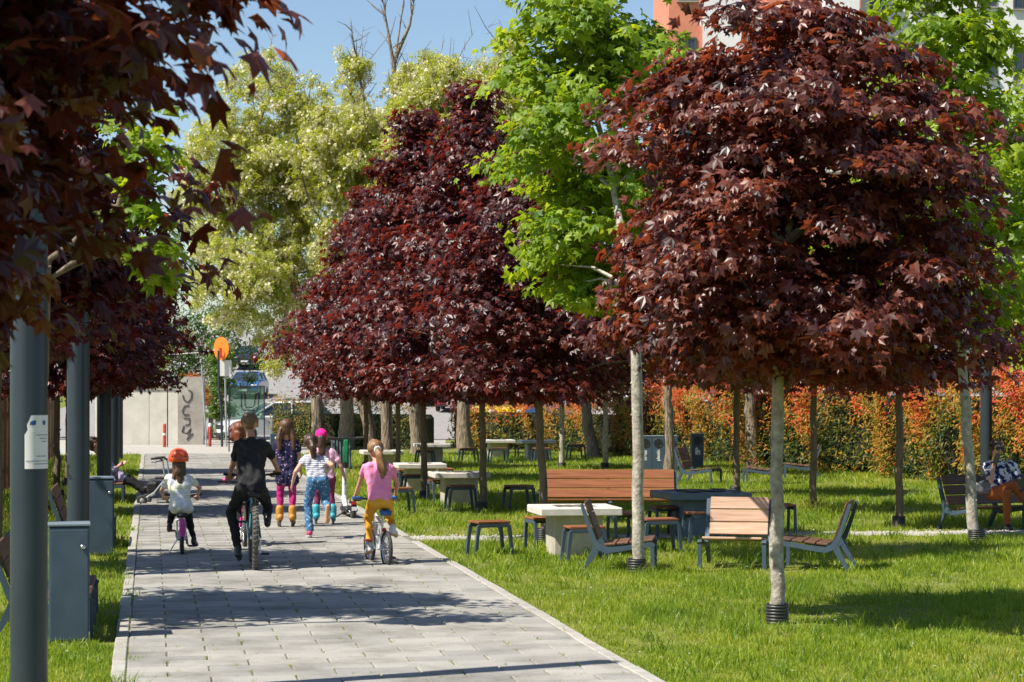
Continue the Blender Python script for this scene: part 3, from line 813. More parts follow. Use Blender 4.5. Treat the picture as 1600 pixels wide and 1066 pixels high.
grow(None, 'tall blossoming tree with leaning light trunk behind the girl with the ponytail', b3, tk(b3, (572, 640), (565, 560), (600, 420), (650, 300)),
     px_blobs(b3, b3.y, [(600, 760, 130, 330, 4), (570, 700, 250, 450, 2), (640, 740, 90, 200, 4)]), 280, 42, .21, 63, M['locust_leaf'], M['bark_old'], .36, bloss=.34, rcl=.4, tint0=.5, bare=24, group=GT)
b3b = gp(606, 725)
grow(None, 'second light trunk of the leaning pair behind the girl with the ponytail', b3b, tk(b3b, (603, 650), (610, 560), (630, 480)),
     px_blobs(b3b, b3b.y, [(580, 700, 330, 500, 0)]), 40, 40, .28, 66, M['locust_leaf'], M['bark_old'], .34, bloss=.3, rcl=.5, group=GT)
b4 = gp(727, 706)
grow(None, 'tall blossoming tree behind the purple maples, cream crown left of the green maple', b4, tk(b4, (722, 600), (735, 450), (760, 300)),
     px_blobs(b4, b4.y, [(690, 830, 95, 330, 0), (745, 860, 55, 250, 0), (650, 760, 100, 260, 0), (600, 760, 85, 220, 0)]), 420, 44, .22, 64, M['locust_leaf'], M['bark_old'], .44, bloss=.38, rcl=.42, tint0=.55, bare=24, group=GT)
GO = 'old rough trunks in front of the hedge'
for px, py, top, x1, w, lab, sd in ((652, 712, 560, 645, .36, 'old rough trunk in the shade behind the third stone table', 71), (928, 714, 600, 908, .36, 'forked leaning rough trunk in front of the orange hedge', 72), (1026, 712, 560, 1020, .52, 'thick furrowed trunk behind the row of recycling bins', 73), (1046, 744, 560, 1043, .22, 'dark trunk standing in front of the recycling bins', 74), (1180, 731, 590, 1168, .33, 'sunlit light-barked trunk left of the two empty far chairs', 75)):
    b = gp(px, py)
    tr = [(0, 0, -.05)] + [tuple(pt(px + (x1 - px) * f, py + (top - py) * f, b.y) - b) for f in (.4, .7, 1.0)]
    e = Vector(tr[-1])
    grow(None, lab, b, tr, [(e.x, e.y + .5, e.z + 1.3, 1.7, 1.7, 1.1)], 26, 40, .3, sd, M['bush_leaf'], M['bark_old'], w, rcl=.6, group=GO, name='old_tree')

# ------------------------------------------------------------------ hedges
def hedge(label, line, height, depth, dens, seed, size=.12, red=1.0, group='hedges along the street', leafm=None, tbase=.19):
    """line: ground points along the hedge's front foot"""
    g = np.random.default_rng(seed)
    base = Vector(line[0])
    root = thing('hedge', label, 'hedge', base, 0, group)
    P, Nn, T, S = [], [], [], []
    core = MB()
    for a, b in zip(line[:-1], line[1:]):
        a, b = Vector(a), Vector(b); d = (b - a); L_ = d.length; d.normalize(); nb = Vector((-d.y, d.x, 0))
        if nb.y < 0: nb = -nb
        n = int(L_ * (height * 1.0 + depth * .8) * dens)
        u = g.uniform(0, L_, n); q = g.uniform(0, height + depth, n)
        front = q < height
        hz = np.where(front, q, height); dp = np.where(front, 0, q - height)
        lump = .24 * np.sin(u * 2.1 + hz * 1.4) + .11 * np.sin(u * 5.3 + 2 * hz) + .08 * np.sin(hz * 6 + u * 1.3)
        hz = hz + np.where(front, 0, .12 * np.sin(u * 3.3) + .09 * np.sin(u * 7.9) + g.exponential(.13, n))
        dp = dp + np.where(front, lump + g.normal(0, .09, n) + .10, 0)
        pos = np.outer(u, np.array(d)) + np.outer(dp, np.array(nb)) + np.array(a - base)
        pos[:, 2] += hz
        P.append(pos)
        nn = np.where(front[:, None], -np.array(nb) * .8 + np.array([0, 0, .5]), np.array([0, 0, 1.0]))
        Nn.append(nn + .55 * g.normal(0, 1, (n, 3)))
        patch = .26 * np.sin(u * 1.15 + 1.0) * np.sin(hz * 1.9 + u * .6) + .13 * np.sin(u * 3.1 + 2)
        clus = np.clip(np.sin(u * 6.1 + hz * 7.3) * np.sin(u * 3.7 - hz * 9.1 + 1), 0, 1)
        t = tbase + red * .30 * clus + red * (.42 * np.clip(hz / height, 0, 1.15) ** 2.6) + red * patch * .9 + g.normal(0, .16, n) 
        T.append(np.clip(t, 0, 1)); S.append(size * g.uniform(.55, 1.25, n))
        m = (a + b) / 2 - base + nb * (depth / 2 + .28)
        ang = math.atan2(d.y, d.x)
        core.box((m.x, m.y, height / 2 - .1), (L_ + .1, max(.2, depth - .35), height - .28), Matrix.Rotation(ang, 3, 'Z'), bev=.12)
    P, Nn, T, S = map(np.concatenate, (P, Nn, T, S))
    tp = np.array([0, 0, .75]) + .8 * g.normal(0, 1, P.shape) + np.array([0, -.3, 0])
    me = scatter('foliage', P, Nn, tp, S, 'lance', T); me.materials.append(leafm or M['hedge_leaf'])
    tag(obj('foliage', me, None, root), kind='stuff')
    core.build('twigs', M['hedge_core'], root)
    return root
M['hedge_core'] = mat('hedge_twigs', (.012, .016, .006), (.035, .04, .014), rough=.95, scale=14, bump=.8, bscale=20, dist=.08)
hedge('long red-tipped hedge behind the woman, orange and red in the sun', [gp(1130, 727), gp(1350, 741), gp(1480, 757), gp(1640, 775)], 2.05, 1.0, 620, 81, .135, 1.0)
hedge('orange-tipped hedge behind the recycling bins', [gp(940, 713), gp(1070, 719), gp(1130, 726)], 1.85, 1.0, 500, 82, .13, .9)
hedge('darker green hedge with orange tips right of the street gap', [gp(692, 700), gp(830, 704), gp(940, 712)], 1.42, 1.0, 380, 83, .14, .75)
hedge('dark green hedge left of the street gap, behind the leaning trunks', [gp(416, 699), gp(520, 700), gp(648, 703)], 1.36, .9, 360, 84, .13, .28, tbase=.12)
# bushes and trees past the hedge and behind the wall
GB = 'greenery beyond the hedge'
def bush(label, c, blobs, n, seed, tint0=.5, size=.22, leafm=None, name='bush', cat='bush', per=46, dia=.2, rcl=.55):
    h = blobs[0][2]
    return grow(None, label, c, [(0, 0, -.05), (0, 0, h * .35), (0, 0, h * .6)], blobs, n, per, size, seed, leafm or M['bush_leaf'], M['bark_old'], dia, leaf='lance', rcl=rcl, tint0=tint0, group=GB, name=name, cat=cat, droop=.3)
bush('light green bush rising above the orange hedge near the bins', Vector((6.2, 84, 0)), [(0, 0, 2.2, 2.6, 1.6, 1.3), (3.2, 0, 2.0, 2.0, 1.5, 1.1)], 90, 91, .85)
bush('light green bush above the hedge, left of the bins', Vector((2.9, 90, 0)), [(0, 0, 2.2, 1.8, 1.6, 1.2)], 50, 92, .8)
bush('grey-green tree above the hedge at the right edge', Vector((12.4, 55, 0)), [(0, 0, 3.3, 2.0, 1.6, 1.6), (-.4, 0, 5.2, 1.7, 1.4, 1.5)], 120, 93, .6, name='tree', cat='tree')
bush('dense dark green tree behind the concrete wall', Vector((-11.6, 86, 0)), [(0, 0, 3.3, 2.0, 1.6, 2.2), (-2.4, 0, 3.6, 2.0, 1.6, 2.4), (-6, 0, 4, 3, 2, 2.6)], 420, 94, .30, name='tree', cat='tree')
bush('slim yellow-green shrub beside the orange disc sign', Vector((-11.05, 84, 0)), [(0, 0, 2.1, .45, .5, 2.1)], 46, 95, .75, rcl=.35)
bush('broad tree closing the street far uphill', Vector((-16, 205, 7)), [(0, 0, 6, 7, 4, 5), (-10, 0, 7, 8, 4, 6)], 150, 96, .55, size=.55, name='tree', cat='tree', rcl=1.5)
bush('row tree at the top of the street, right side', Vector((-2, 195, 7)), [(0, 0, 5, 7, 4, 4.5), (10, 0, 6, 8, 4, 5), (24, 0, 6, 9, 4, 5)], 170, 97, .5, size=.55, name='tree', cat='tree', rcl=1.5)
bush('flowering pink-red shrub behind the wall end', Vector((-11.4, 80.5, 0)), [(0, 0, 1.7, .5, .4, .8)], 26, 98, .7, size=.14, leafm=M['hedge_leaf'], rcl=.3)
# ------------------------------------------------------------------ park furniture
SLATS = {}
def slat(name, w, d, t, parent, loc, ry, m):
    k = (round(w, 3), round(d, 3), round(t, 3), m.name)
    if k not in SLATS:
        me = MB().box((0, 0, 0), (d, w, t), bev=.006).mesh('slat'); me.materials.append(m); SLATS[k] = me
    o = obj(name, SLATS[k], None, parent, loc); o.rotation_euler = (0, ry, 0)
    return o
def seat_unit(name, label, cat, loc, rz, width, wood, group=None):
    """lounge chair or bench: faces local +x, cast side frames, three back boards, seat slats"""
    root = thing(name, label, cat, loc, rz, group)
    ys_ = [-width / 2 + .025, width / 2 - .025] + ([0] if width > 1.5 else [])
    for y in ys_:
        b = MB()
        b.ribbon([(-.405, .735), (-.335, .52), (-.27, .345), (-.225, .275), (-.14, .235), (.05, .255), (.22, .285), (.36, .30), (.385, .285)], [.034, .042, .052, .07, .062, .05, .046, .05, .03], y, .048)
        b.ribbon([(-.235, .31), (-.27, .22), (-.32, .13), (-.365, .05), (-.385, 0)], [.06, .066, .05, .04, .036], y, .044)
        b.ribbon([(.36, .29), (.362, .15), (.365, 0)], [.042, .04, .036], y, .044)
        b.build('side_frame', M['steel'], root)
    w = width - .1
    a = math.atan2(.735 - .345, -.405 + .27)
    for k, f in enumerate((.14, .50, .86)):
        x, z = -.27 + f * (-.135) + .037, .345 + f * .39 + .012
        slat('back_slat', w, .024, .139, root, (x, 0, z), math.atan2(-.135, .39), wood)
    for k in range(4):
        x = -.10 + k * .135; z = .272 + (x + .1) * .105 + .012
        slat('seat_slat', w, .122, .026, root, (x, 0, z + .012), -.10, wood)
    return root
GC = 'lounge chairs on the lawn'
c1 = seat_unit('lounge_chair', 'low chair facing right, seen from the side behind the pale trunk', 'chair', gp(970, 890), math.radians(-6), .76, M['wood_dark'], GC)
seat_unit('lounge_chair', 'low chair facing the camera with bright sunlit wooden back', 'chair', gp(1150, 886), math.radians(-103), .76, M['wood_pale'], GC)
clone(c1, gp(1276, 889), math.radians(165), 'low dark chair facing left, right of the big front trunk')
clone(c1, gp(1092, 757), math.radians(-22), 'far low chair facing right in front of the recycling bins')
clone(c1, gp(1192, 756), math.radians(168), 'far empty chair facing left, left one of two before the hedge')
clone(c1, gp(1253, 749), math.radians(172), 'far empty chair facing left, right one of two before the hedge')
GBn = 'slatted park benches'
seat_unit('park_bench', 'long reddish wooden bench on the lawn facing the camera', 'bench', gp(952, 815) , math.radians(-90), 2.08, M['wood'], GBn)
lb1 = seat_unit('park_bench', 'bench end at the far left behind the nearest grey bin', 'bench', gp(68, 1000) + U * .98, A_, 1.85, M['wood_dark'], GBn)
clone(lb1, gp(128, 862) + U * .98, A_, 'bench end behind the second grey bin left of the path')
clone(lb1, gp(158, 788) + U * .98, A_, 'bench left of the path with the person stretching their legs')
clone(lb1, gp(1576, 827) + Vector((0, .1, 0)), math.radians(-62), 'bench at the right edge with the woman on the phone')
def stool(label, loc, rz, wood, src=None):
    root = thing('stool', label, 'stool', loc, rz, 'stools round the stone tables')
    for sy in (-1, 1):
        for sx in (-1, 1):
            b = MB()
            b.ribbon([(sx * .235, 0), (sx * .215, .20), (sx * .195, .345), (sx * .165, .375)], [.034, .038, .044, .035], sy * .135, .036)
            b.build('leg', M['steel'], root)
        MB().box((0, sy * .135, .355), (.34, .034, .045), bev=.006).build('seat_frame', M['steel'], root)
    MB().box((0, 0, .350), (.05, .24, .03)).build('cross_bar', M['steel'], root)
    for k in range(3): slat('seat_slat', .42, .098, .028, root, (0, -.103 + k * .103, .394), 0, wood).rotation_euler = (0, 0, math.pi / 2)
    return root
s0 = stool('stool standing alone between the path and the first stone table', gp(765, 867), A_ + .25, M['wood'])
for (px, py, r, lab) in ((846, 860, 1.7, 'stool at the left side of the first pale stone table'), (913, 877, .08, 'stool in front of the first pale stone table, half behind the chair'),
                         (972, 850, 1.6, 'shaded stool behind the right side of the first pale table'), (1030, 862, .1, 'stool between the pale trunk and the dark-topped table'),
                         (1036, 838, 1.6, 'shaded stool at the left side of the dark-topped table'), (1098, 850, .1, 'stool in front of the dark-topped table, behind the facing chair'),
                         (1222, 834, 1.5, 'stool right of the dark-topped table, half behind the big trunk'), (685, 787, 1.7, 'stool at the left side of the second stone table'),
                         (720, 797, .12, 'stool in front of the second stone table'), (811, 797, .25, 'stool standing alone left of the long wooden bench'),
                         (736, 777, .1, 'shaded stool behind the second stone table'), (631, 766, 1.7, 'stool at the left side of the third stone table'),
                         (648, 776, .12, 'stool in front of the third stone table beside the dark trunk'), (694, 764, 1.6, 'stool at the right side of the third stone table'),
                         (622, 802, .2, 'stool right beside the girl in pink'), (732, 724, .2, 'far stool in front of the rough trunk in the shade'),
                         (778, 724, .1, 'far stool in front of the middle far table'), (664, 728, .1, 'far stool in front of the leftmost far table'),
                         (846, 724, .1, 'far stool in front of the rightmost far table'), (900, 717, .2, 'far stool between the two collared pale trunks'),
                         (800, 716, 1.6, 'far stool between the middle and the rightmost far table')):
    clone(s0, gp(px, py), A_ + r, lab)
def table(label, loc, rz, size=.98, dark=False, h=.575):
    root = thing('stone_table', label, 'table', loc, rz, 'square stone tables on the lawn')
    b = MB().box((0, 0, (h - .09) / 2 - .02), (size * .60, size * .60, h - .09 + .04), bev=.012)
    b.build('pedestal', M['concrete'] if not dark else M['slate'], root)
    sl = MB().box((0, 0, h - .045), (size, size, .095), bev=.012).build('slab', M['concrete_top'] if not dark else M['slate'], root)
    # inlaid game board
    bd = MB(); n = 8; q = size * .5 / n
    for i in range(n):
        for j in range(n):
            if (i + j) % 2 == 0: bd.box(((i - 3.5) * q, (j - 3.5) * q, h + .004), (q * .96, q * .96, .004))
    bd.build('game_board', M['board'], sl)
    return root
M['slate'] = mat('painted_slab', (.085, .125, .155), (.16, .21, .24), rough=.5, scale=5, bump=.1, bscale=40)
M['board'] = mat('board_squares', (.10, .095, .085), (.17, .16, .145), rough=.7, scale=9)
t0 = table('first pale stone table, nearest to the path beside the side-on chair', gp(897, 866), A_)
for px, py, lab, sc in ((717, 789, 'second pale stone table, left of the long bench', .97), (656, 769, 'third pale stone table, around the dark trunk right of the girl', .95), (674, 725, 'leftmost far stone table in front of the street gap', .92),
                    (778, 716, 'middle far stone table before the dark hedge', .9), (838, 719, 'rightmost far stone table before the orange hedge', .95), (596, 741, 'far stone table mostly behind the girl in pink', .95)):
    clone(t0, gp(px, py), A_, lab, sc)
t2 = table('dark-topped stone table with grey frame behind the facing chair', gp(1094, 838), A_ + .05, 1.10, True, .60)
b = MB()
for k in range(26):
    b.box((rr.uniform(-.42, .42), rr.uniform(-.40, .40), .612 + k * .0004), (rr.uniform(.06, .22), rr.uniform(.05, .2), .006), Matrix.Rotation(rr.uniform(0, 3), 3, 'Z'))
b.build('worn_inlay', M['black'], t2)

# lamp posts on the left and one on the right
def lamp_post(label, loc, h=5.2, r=.11):
    root = thing('lamp_post', label, 'lamp post', loc, 0, 'grey lamp posts')
    MB().lathe([(r, -.05), (r, h), (r * .97, h + .01)], 32).build('pole', M['post'], root)
    MB().lathe([(r + .05, 0), (r + .05, .012), (r + .012, .018), (r + .012, .03)], 24).build('base_plate', M['post'], root)
    MB().lathe([(r * .9, h + .01), (r * .9, h + .32), (r * 1.02, h + .33), (r * 1.02, h + .37), (.02, h + .40)], 24).build('lamp_head', M['white'], root)
    return root
PS = -.745
posts = []
for k, (tt, lab) in enumerate(((14.3, 'nearest thick grey lamp post at the left edge with a white sticker'), (23.6, 'second grey lamp post, rising behind the nearest grey bin'), (36.6, 'third grey lamp post, in front of the seated person on the left'), (49.2, 'fourth grey lamp post on the left'), (61.5, 'fifth and thinnest grey lamp post on the left'))):
    posts.append(lamp_post(lab, st(-.755 if k == 0 else PS if k < 3 else PS - .06 * (k - 2), tt), 5.2, .116))
lamp_post('grey lamp post behind the woman on the phone', Vector(((1541 - 800) * 42.7 / F, 42.7, 0)), 5.2)
# sticker on the first post
p0 = posts[0].location
M['sticker_white'] = mat('sticker_paper', (.80, .80, .80), (.84, .84, .84), rough=.5)
ZK = 1.083
def patch(name, outline, m, parent, r, nseg=10):
    """flat print bent round the post: outline rows (height, px0, px1)"""
    vs, fs = [], []
    fac = math.atan2(p0.y, p0.x) + math.pi
    for hz, a0, a1 in outline:
        for i in range(nseg + 1):
            a = fac + math.radians(a0 + (a1 - a0) * i / nseg)
            vs.append((math.cos(a) * r, math.sin(a) * r, EYE + (hz - EYE) * ZK))
    n = nseg + 1
    for j in range(len(outline) - 1):
        for i in range(nseg): fs.append((j * n + i, j * n + i + 1, (j + 1) * n + i + 1, (j + 1) * n + i))
    return MB().add(vs, fs, True).build(name, m, parent)
M['sticker_blue'] = mat('sticker_blue', (.02, .10, .33), rough=.5)
M['sticker_grey'] = mat('sticker_print', (.25, .30, .38), rough=.5)
M['sticker_green'] = mat('sticker_green', (.25, .42, .12), rough=.5)
stk = patch('sticker', [(1.530, -11, 80), (1.533, -13, 80), (1.725, -13, 80), (1.755, -4, 80), (1.765, -5, 80), (1.785, -6, 80), (1.815, 2, 80), (1.836, 6, 80), (1.838, 9, 80)], M['sticker_white'], posts[0], .118)
patch('printed_mark', [(1.782, 2, 20), (1.800, 4, 22), (1.808, 12, 22)], M['sticker_blue'], stk, .1195, 4)
patch('printed_mark', [(1.782, 46, 56), (1.795, 44, 58), (1.808, 46, 56)], M['sticker_blue'], stk, .1195, 4)
for hz, a0, a1 in ((1.722, 20, 70), (1.702, 34, 66), (1.684, 40, 64), (1.60, 22, 66), (1.556, 16, 74)):
    patch('printed_line', [(hz, a0, a1), (hz + .005, a0, a1)], M['sticker_grey'], stk, .1195, 8)
patch('printed_line', [(1.573, -9, 34), (1.577, -9, 34)], M['sticker_blue'], stk, .1195, 8)
patch('printed_line', [(1.573, 36, 78), (1.577, 36, 78)], M['sticker_green'], stk, .1195, 8)
# grey litter bins beside the left benches
def bin_box(label, loc, rz):
    root = thing('litter_bin', label, 'bin', loc, rz, 'grey box bins beside the benches')
    MB().box((0, 0, .455), (.315, .32, .91), bev=.008).build('body', M['steel'], root)
    MB().box((0, 0, .927), (.33, .335, .022), bev=.005).build('lid', M['bin_top'], root)
    MB().box((0, -.1645, .46), (.285, .008, .86), bev=.003).build('door', M['steel'], root)
    MB().lathe([(.018, 0), (.02, .006), (.02, .016), (.013, .021)], 14, Matrix.Translation((.105, -.169, .755)) @ Matrix.Rotation(math.pi / 2, 4, 'X')).build('lock', M['chrome'], root)
    MB().box((.153, -.170, .06), (.012, .006, .07)).build('hinge', M['chrome'], root)
    return root
M['bin_top'] = mat('bin_lid_paint', (.16, .21, .25), (.2, .25, .29), rough=.4, scale=6)
bn = bin_box('nearest grey box bin with a round lock, front left', gp(108, 1003), .20)
clone(bn, gp(157, 868), .185, 'dark grey box bin in shade in front of the third lamp post')
# recycling bins
def rec_bin(label, loc, rz, text=None, house=False):
    root = thing('recycling_bin', label, 'bin', loc, rz, 'grey recycling bins with round holes')
    MB().prism([(-.13, 0), (.13, 0), (.15, .50), (.15, .84), (-.15, .84), (-.15, .50)] if house else [(-.147, 0), (.147, 0), (.147, .84), (-.147, .84)], Matrix.Identity(4), .32).build('body', M['steel'], root)
    MB().box((0, 0, .853), (.305, .335, .02), bev=.004).build('lid', M['bin_top'], root)
    ring = MB().torus((0, -.163, .69), .098, .008, 'Y', 26, 6).build('hole_rim', M['post'], root)
    MB().lathe([(.096, 0), (.096, .006)], 26, Matrix.Translation((0, -.1615, .69)) @ Matrix.Rotation(math.pi / 2, 4, 'X'), False).build('dark_hole_disc', M['black'], root)  # flat black disc, the recess's shade put in as colour
    if text:
        cu = bpy.data.curves.new('lettering', 'FONT'); cu.body = text; cu.size = .105; cu.align_x = 'CENTER'; cu.align_y = 'CENTER'; cu.extrude = .001; cu.offset = .003
        to = bpy.data.objects.new('lettering', cu); col.objects.link(to); to.parent = root; dgx = bpy.context.evaluated_depsgraph_get(); dgx.update(); mt = bpy.data.meshes.new_from_object(to.evaluated_get(dgx)); bpy.data.objects.remove(to); to = obj('lettering', mt, M['white'], root)
        to.location = (0, -.166, .40); to.rotation_euler = (math.pi / 2, -math.pi / 2, 0)
    if house:
        b = MB()
        b.prism([(-.062, .34), (.062, .34), (.062, .43), (.03, .47), (.0, .44), (.0, .49), (-.03, .53), (-.062, .49)], Matrix.Translation((0, -.1635, 0)), .004)
        b.build('pictogram', M['white'], root)
        MB().box((.025, -.1675, .375), (.03, .002, .05)).build('pictogram_dot', M['steel'], root)
        MB().box((-.03, -.1675, .46), (.02, .002, .02)).build('pictogram_dot', M['steel'], root)
    return root
rb = gp(1028, 738)
for k, (tx, lab) in enumerate((('metal', 'left of three joined recycling bins, half behind the pale trunk'), ('plastic', 'middle of three joined recycling bins with white lettering'), ('hartie', 'right of three joined recycling bins, half behind the dark trunk'))):
    rec_bin(lab, rb + Vector(((k - 1) * .302, 0, 0)), 0, tx)
rec_bin('single recycling bin with a white house-like pictogram, right of the far chair', gp(1089, 732), .05, None, True)
# ribbed bin and dark cabinet past the skaters
root = thing('ribbed_bin', 'ribbed grey bin behind the electric scooter', 'bin', gp(533, 733), A_)
MB().box((0, 0, .36), (.46, .4, .72), bev=.01).build('body', M['steel'], root)
for k in range(6):
    MB().box((-.19 + k * .076, -.21, .37), (.035, .02, .66), bev=.005).build('rib', M['bin_top'], root)
MB().box((0, 0, .745), (.50, .44, .05), bev=.01).build('lid', M['bin_top'], root)
root = thing('cabinet', 'small grey cabinet with a round light left of the skating girl', 'cabinet', gp(431, 722), A_)
MB().box((0, 0, .38), (.30, .25, .76), bev=.01).build('body', M['steel'], root)
MB().lathe([(.035, 0), (.035, .012), (.02, .018)], 14, Matrix.Translation((0, -.126, .64)) @ Matrix.Rotation(math.pi / 2, 4, 'X')).build('round_light', M['white'], root)

# ------------------------------------------------------------------ fence on the far left
M['fence'] = mat('brown_fence_wood', (.10, .045, .022), (.26, .13, .07), rough=.85, scale=6, stretch=(6, 6, 1), rnd=.35, bump=.3)
fence = thing('picket_fence', 'brown picket fence at the far left behind the lamp posts', 'fence', st(-2.75, 27), A_)
pm = MB().box((0, 0, .98), (.02, .115, 1.9), bev=.006).mesh('picket'); pm.materials.append(M['fence'])
for k in range(230):
    o = obj('picket', pm, None, fence, (rr.uniform(-.008, .008), k * .17, rr.uniform(-.03, .02))); o.rotation_euler = (rr.uniform(-.01, .01), 0, rr.uniform(-.08, .08))
for z in (.45, 1.5): MB().box((-.035, 19.5, z), (.035, 39.4, .08)).build('rail', M['fence'], fence)
# ------------------------------------------------------------------ street side behind the park
M['plaster'] = mat('pale_plaster', (.50, .47, .40), (.66, .63, .56), rough=.9, scale=2.2, bump=.2, bscale=20)
M['old_concrete'] = mat('stained_concrete', (.22, .20, .17), (.46, .43, .38), rough=.92, scale=1.4, bump=.3, bscale=14)
M['graffiti'] = mat('dark_spray_paint', (.05, .045, .05), (.12, .11, .11), rough=.8)
wall = thing('concrete_wall', 'pale concrete wall at the end of the path with a taller graffiti-marked end', 'wall', pt(242, 695, 77.6) * 1.0)
wall.location.z = 0
w0 = wall.location
def wx(px): return (px - 800) * 77.6 / F - w0.x
for a, b in ((150, 192), (192.4, 234), (234.4, 279)):
    MB().box(((wx(a) + wx(b)) / 2, 0, .95), (wx(b) - wx(a), .22, 1.9), bev=.012).build('wall_panel', M['plaster'], wall)
MB().box(((wx(150) + wx(279)) / 2, 0, 1.925), (wx(279) - wx(150), .28, .05)).build('coping', M['old_concrete'], wall)
MB().prism([(wx(279.2), 0), (wx(319), 0), (wx(320), 2.36), (wx(289), 2.36), (wx(284), 2.25), (wx(279.2), 1.95)], Matrix.Translation((0, -.03, 0)), .34).build('end_pier', M['old_concrete'], wall)
def gpx(x, y):        # crop coordinates of the tag on the pier to wall coordinates
    px, py = 190 + x / 4.84, 500 + y / 4.84
    return (wx(px), -.204, EYE - (py - HY) * 77.45 / F)
for stroke in ([(470, 570), (478, 605), (508, 622), (534, 592), (536, 545), (512, 530)], [(516, 645), (482, 650), (465, 688), (480, 718), (516, 714)], [(475, 742), (520, 745), (520, 788), (488, 796)], [(478, 800), (464, 846), (500, 860), (530, 818), (522, 862), (500, 905), (545, 856)]):
    MB().tube([gpx(*q) for q in stroke], .026, 6, flat=1).build('graffiti_stroke', M['graffiti'], wall)
# bollards, poles and signs
M['red_paint'] = mat('red_bollard_paint', (.42, .035, .02), (.5, .05, .03), rough=.5)
M['galv'] = mat('galvanised_steel', (.28, .31, .33), (.40, .43, .45), rough=.5, metal=.3)
M['orange'] = mat('orange_sign_face', (.80, .17, .012), (.86, .20, .015), rough=.45)
def bollard(label, loc, top):
    root = thing('bollard', label, 'bollard', loc, 0, 'red bollards by the wall')
    MB().lathe([(.055, 0), (.055, .66), (.05, .67)], 14).build('post', M['red_paint'], root)
    MB().lathe([(.056, .672), (.056, .76), (.03, .79)], 14).build('cap', M['white'] if top else M['red_paint'], root)
    MB().lathe([(.058, .40), (.058, .47)], 14).build('band', M['white'] if not top else M['red_paint'], root)
bollard('red bollard with white top right of the graffiti pier', gp(328, 698), True)
bollard('red bollard in front of the pale wall, thin pole beside it', gp(257, 699), False)
root = thing('thin_pole', 'thin dark pole rising beside the red bollard before the wall', 'pole', gp(259, 698.5))
MB().tube([(.05, .05, 0), (.05, .05, 2.2)], .02, 8).build('pole', M['post'], root); MB().box((.05, .05, 2.22), (.1, .1, .04)).build('cap', M['post'], root)
Zs = 75.0
def gz(px): return Vector(((px - 800) * Zs / F, Zs, 0))
root = thing('round_sign', 'round orange sign on a grey pole beside the parked cars', 'sign', gz(351.5))
h_ = lambda py: EYE - (py - HY) * Zs / F
MB().tube([(0.05, 0, 0), (0.02, 0, 1.8), (-.02, 0, h_(530))], .032, 10).build('pole', M['galv'], root)
MB().lathe([(.385, -.008), (.395, 0), (.385, .008)], 32, Matrix.Translation((-.12, -.05, h_(545))) @ Matrix.Rotation(math.radians(-42), 4, 'Z') @ Matrix.Rotation(math.pi / 2, 4, 'X')).build('disc', M['orange'], root)
MB().box((.03, -.05, h_(575.5)), (.40, .02, .53), bev=.004).build('panel', M['white'], root)
root = thing('sign_pole', 'dark pole leaning beside the orange sign with a red strip', 'pole', gz(343.5))
MB().tube([(.10, -.2, 0), (.08, -.2, 1.2), (.0, -.2, 1.9), (-.02, -.2, h_(548))], .04, 10).build('pole', M['post'], root)
MB().box((.06, -.25, h_(552)), (.09, .03, .36), bev=.004).build('red_strip', M['red_paint'], root)
root = thing('sign_pole', 'bare grey pole leaning at the end of the graffiti pier', 'pole', gz(323))
MB().tube([(0, 0, 0), (-.09, 0, 1.4), (-.17, 0, h_(571))], .028, 10).build('pole', M['galv'], root)
MB().box((-.16, 0, h_(585)), (.05, .05, .25)).build('clamp', M['galv'], root)
root = thing('cable', 'pale cable running from the tree to the orange sign', 'cable', gz(336) + Vector((0, 0, h_(547))))
MB().tube([(0, 0, 0), (-.5, 0, -.08), (-1.2, 0, -.14), (-3.0, 0, -.18)], .012, 6).build('line', M['white'], root)
# green mesh gate between wall and sign
M['fence_green'] = mat('dark_green_mesh', (.015, .045, .035), (.03, .07, .05), rough=.7)
root = thing('green_gate', 'dark green gate between the graffiti pier and the sign', 'gate', gz(333) + Vector((-1.0, 11, 0)))
for k in range(5): MB().box((-.32 + k * .16, 0, .62), (.13, .03, 1.2), bev=.006).build('board', M['fence_green'], root)
MB().box((0, .03, 1.1), (.84, .04, .06)).build('rail', M['fence_green'], root)
# glass display with a U mark
def glass_mat(name, c, rough=.02, fac=.5):
    m, N, L, B = new_mat(name)
    B.inputs['Base Color'].default_value = (*c, 1); B.inputs['Roughness'].default_value = rough
    tr = N.new('ShaderNodeBsdfTransparent'); tr.inputs[0].default_value = (.75, .88, .82, 1)
    mx = N.new('ShaderNodeMixShader'); mx.inputs[0].default_value = fac
    L.new(tr.outputs[0], mx.inputs[1]); L.new(B.outputs[0], mx.inputs[2]); L.new(mx.outputs[0], N['Material Output'].inputs[0])
    return m
M['pane'] = glass_mat('greenish_glass', (.10, .17, .13), .02, .32)  # green reflection put into the colour of the pane
Zu = 69.0
root = thing('glass_panel', 'freestanding glass panel with a black double U mark, behind the boy', 'panel', Vector(((385.5 - 800) * Zu / F, Zu, 0)))
hu = lambda py: EYE - (py - HY) * Zu / F
for sx in (-1, 1): MB().box((sx * .545, 0, hu(603) / 2), (.035, .05, hu(603))).build('post', M['black'], root)
MB().box((0, 0, hu(603.5)), (1.052, .045, .03)).build('top_rail', M['black'], root)
MB().box((0, 0, hu(655)), (1.052, .045, .02)).build('bottom_rail', M['black'], root)
MB().box((0, 0, (hu(604.5) + hu(654.5)) / 2), (1.05, .012, hu(604.5) - hu(654.5))).build('pane', M['pane'], root)
b = MB()
ux = lambda x: (x - 385.5) * Zu / F
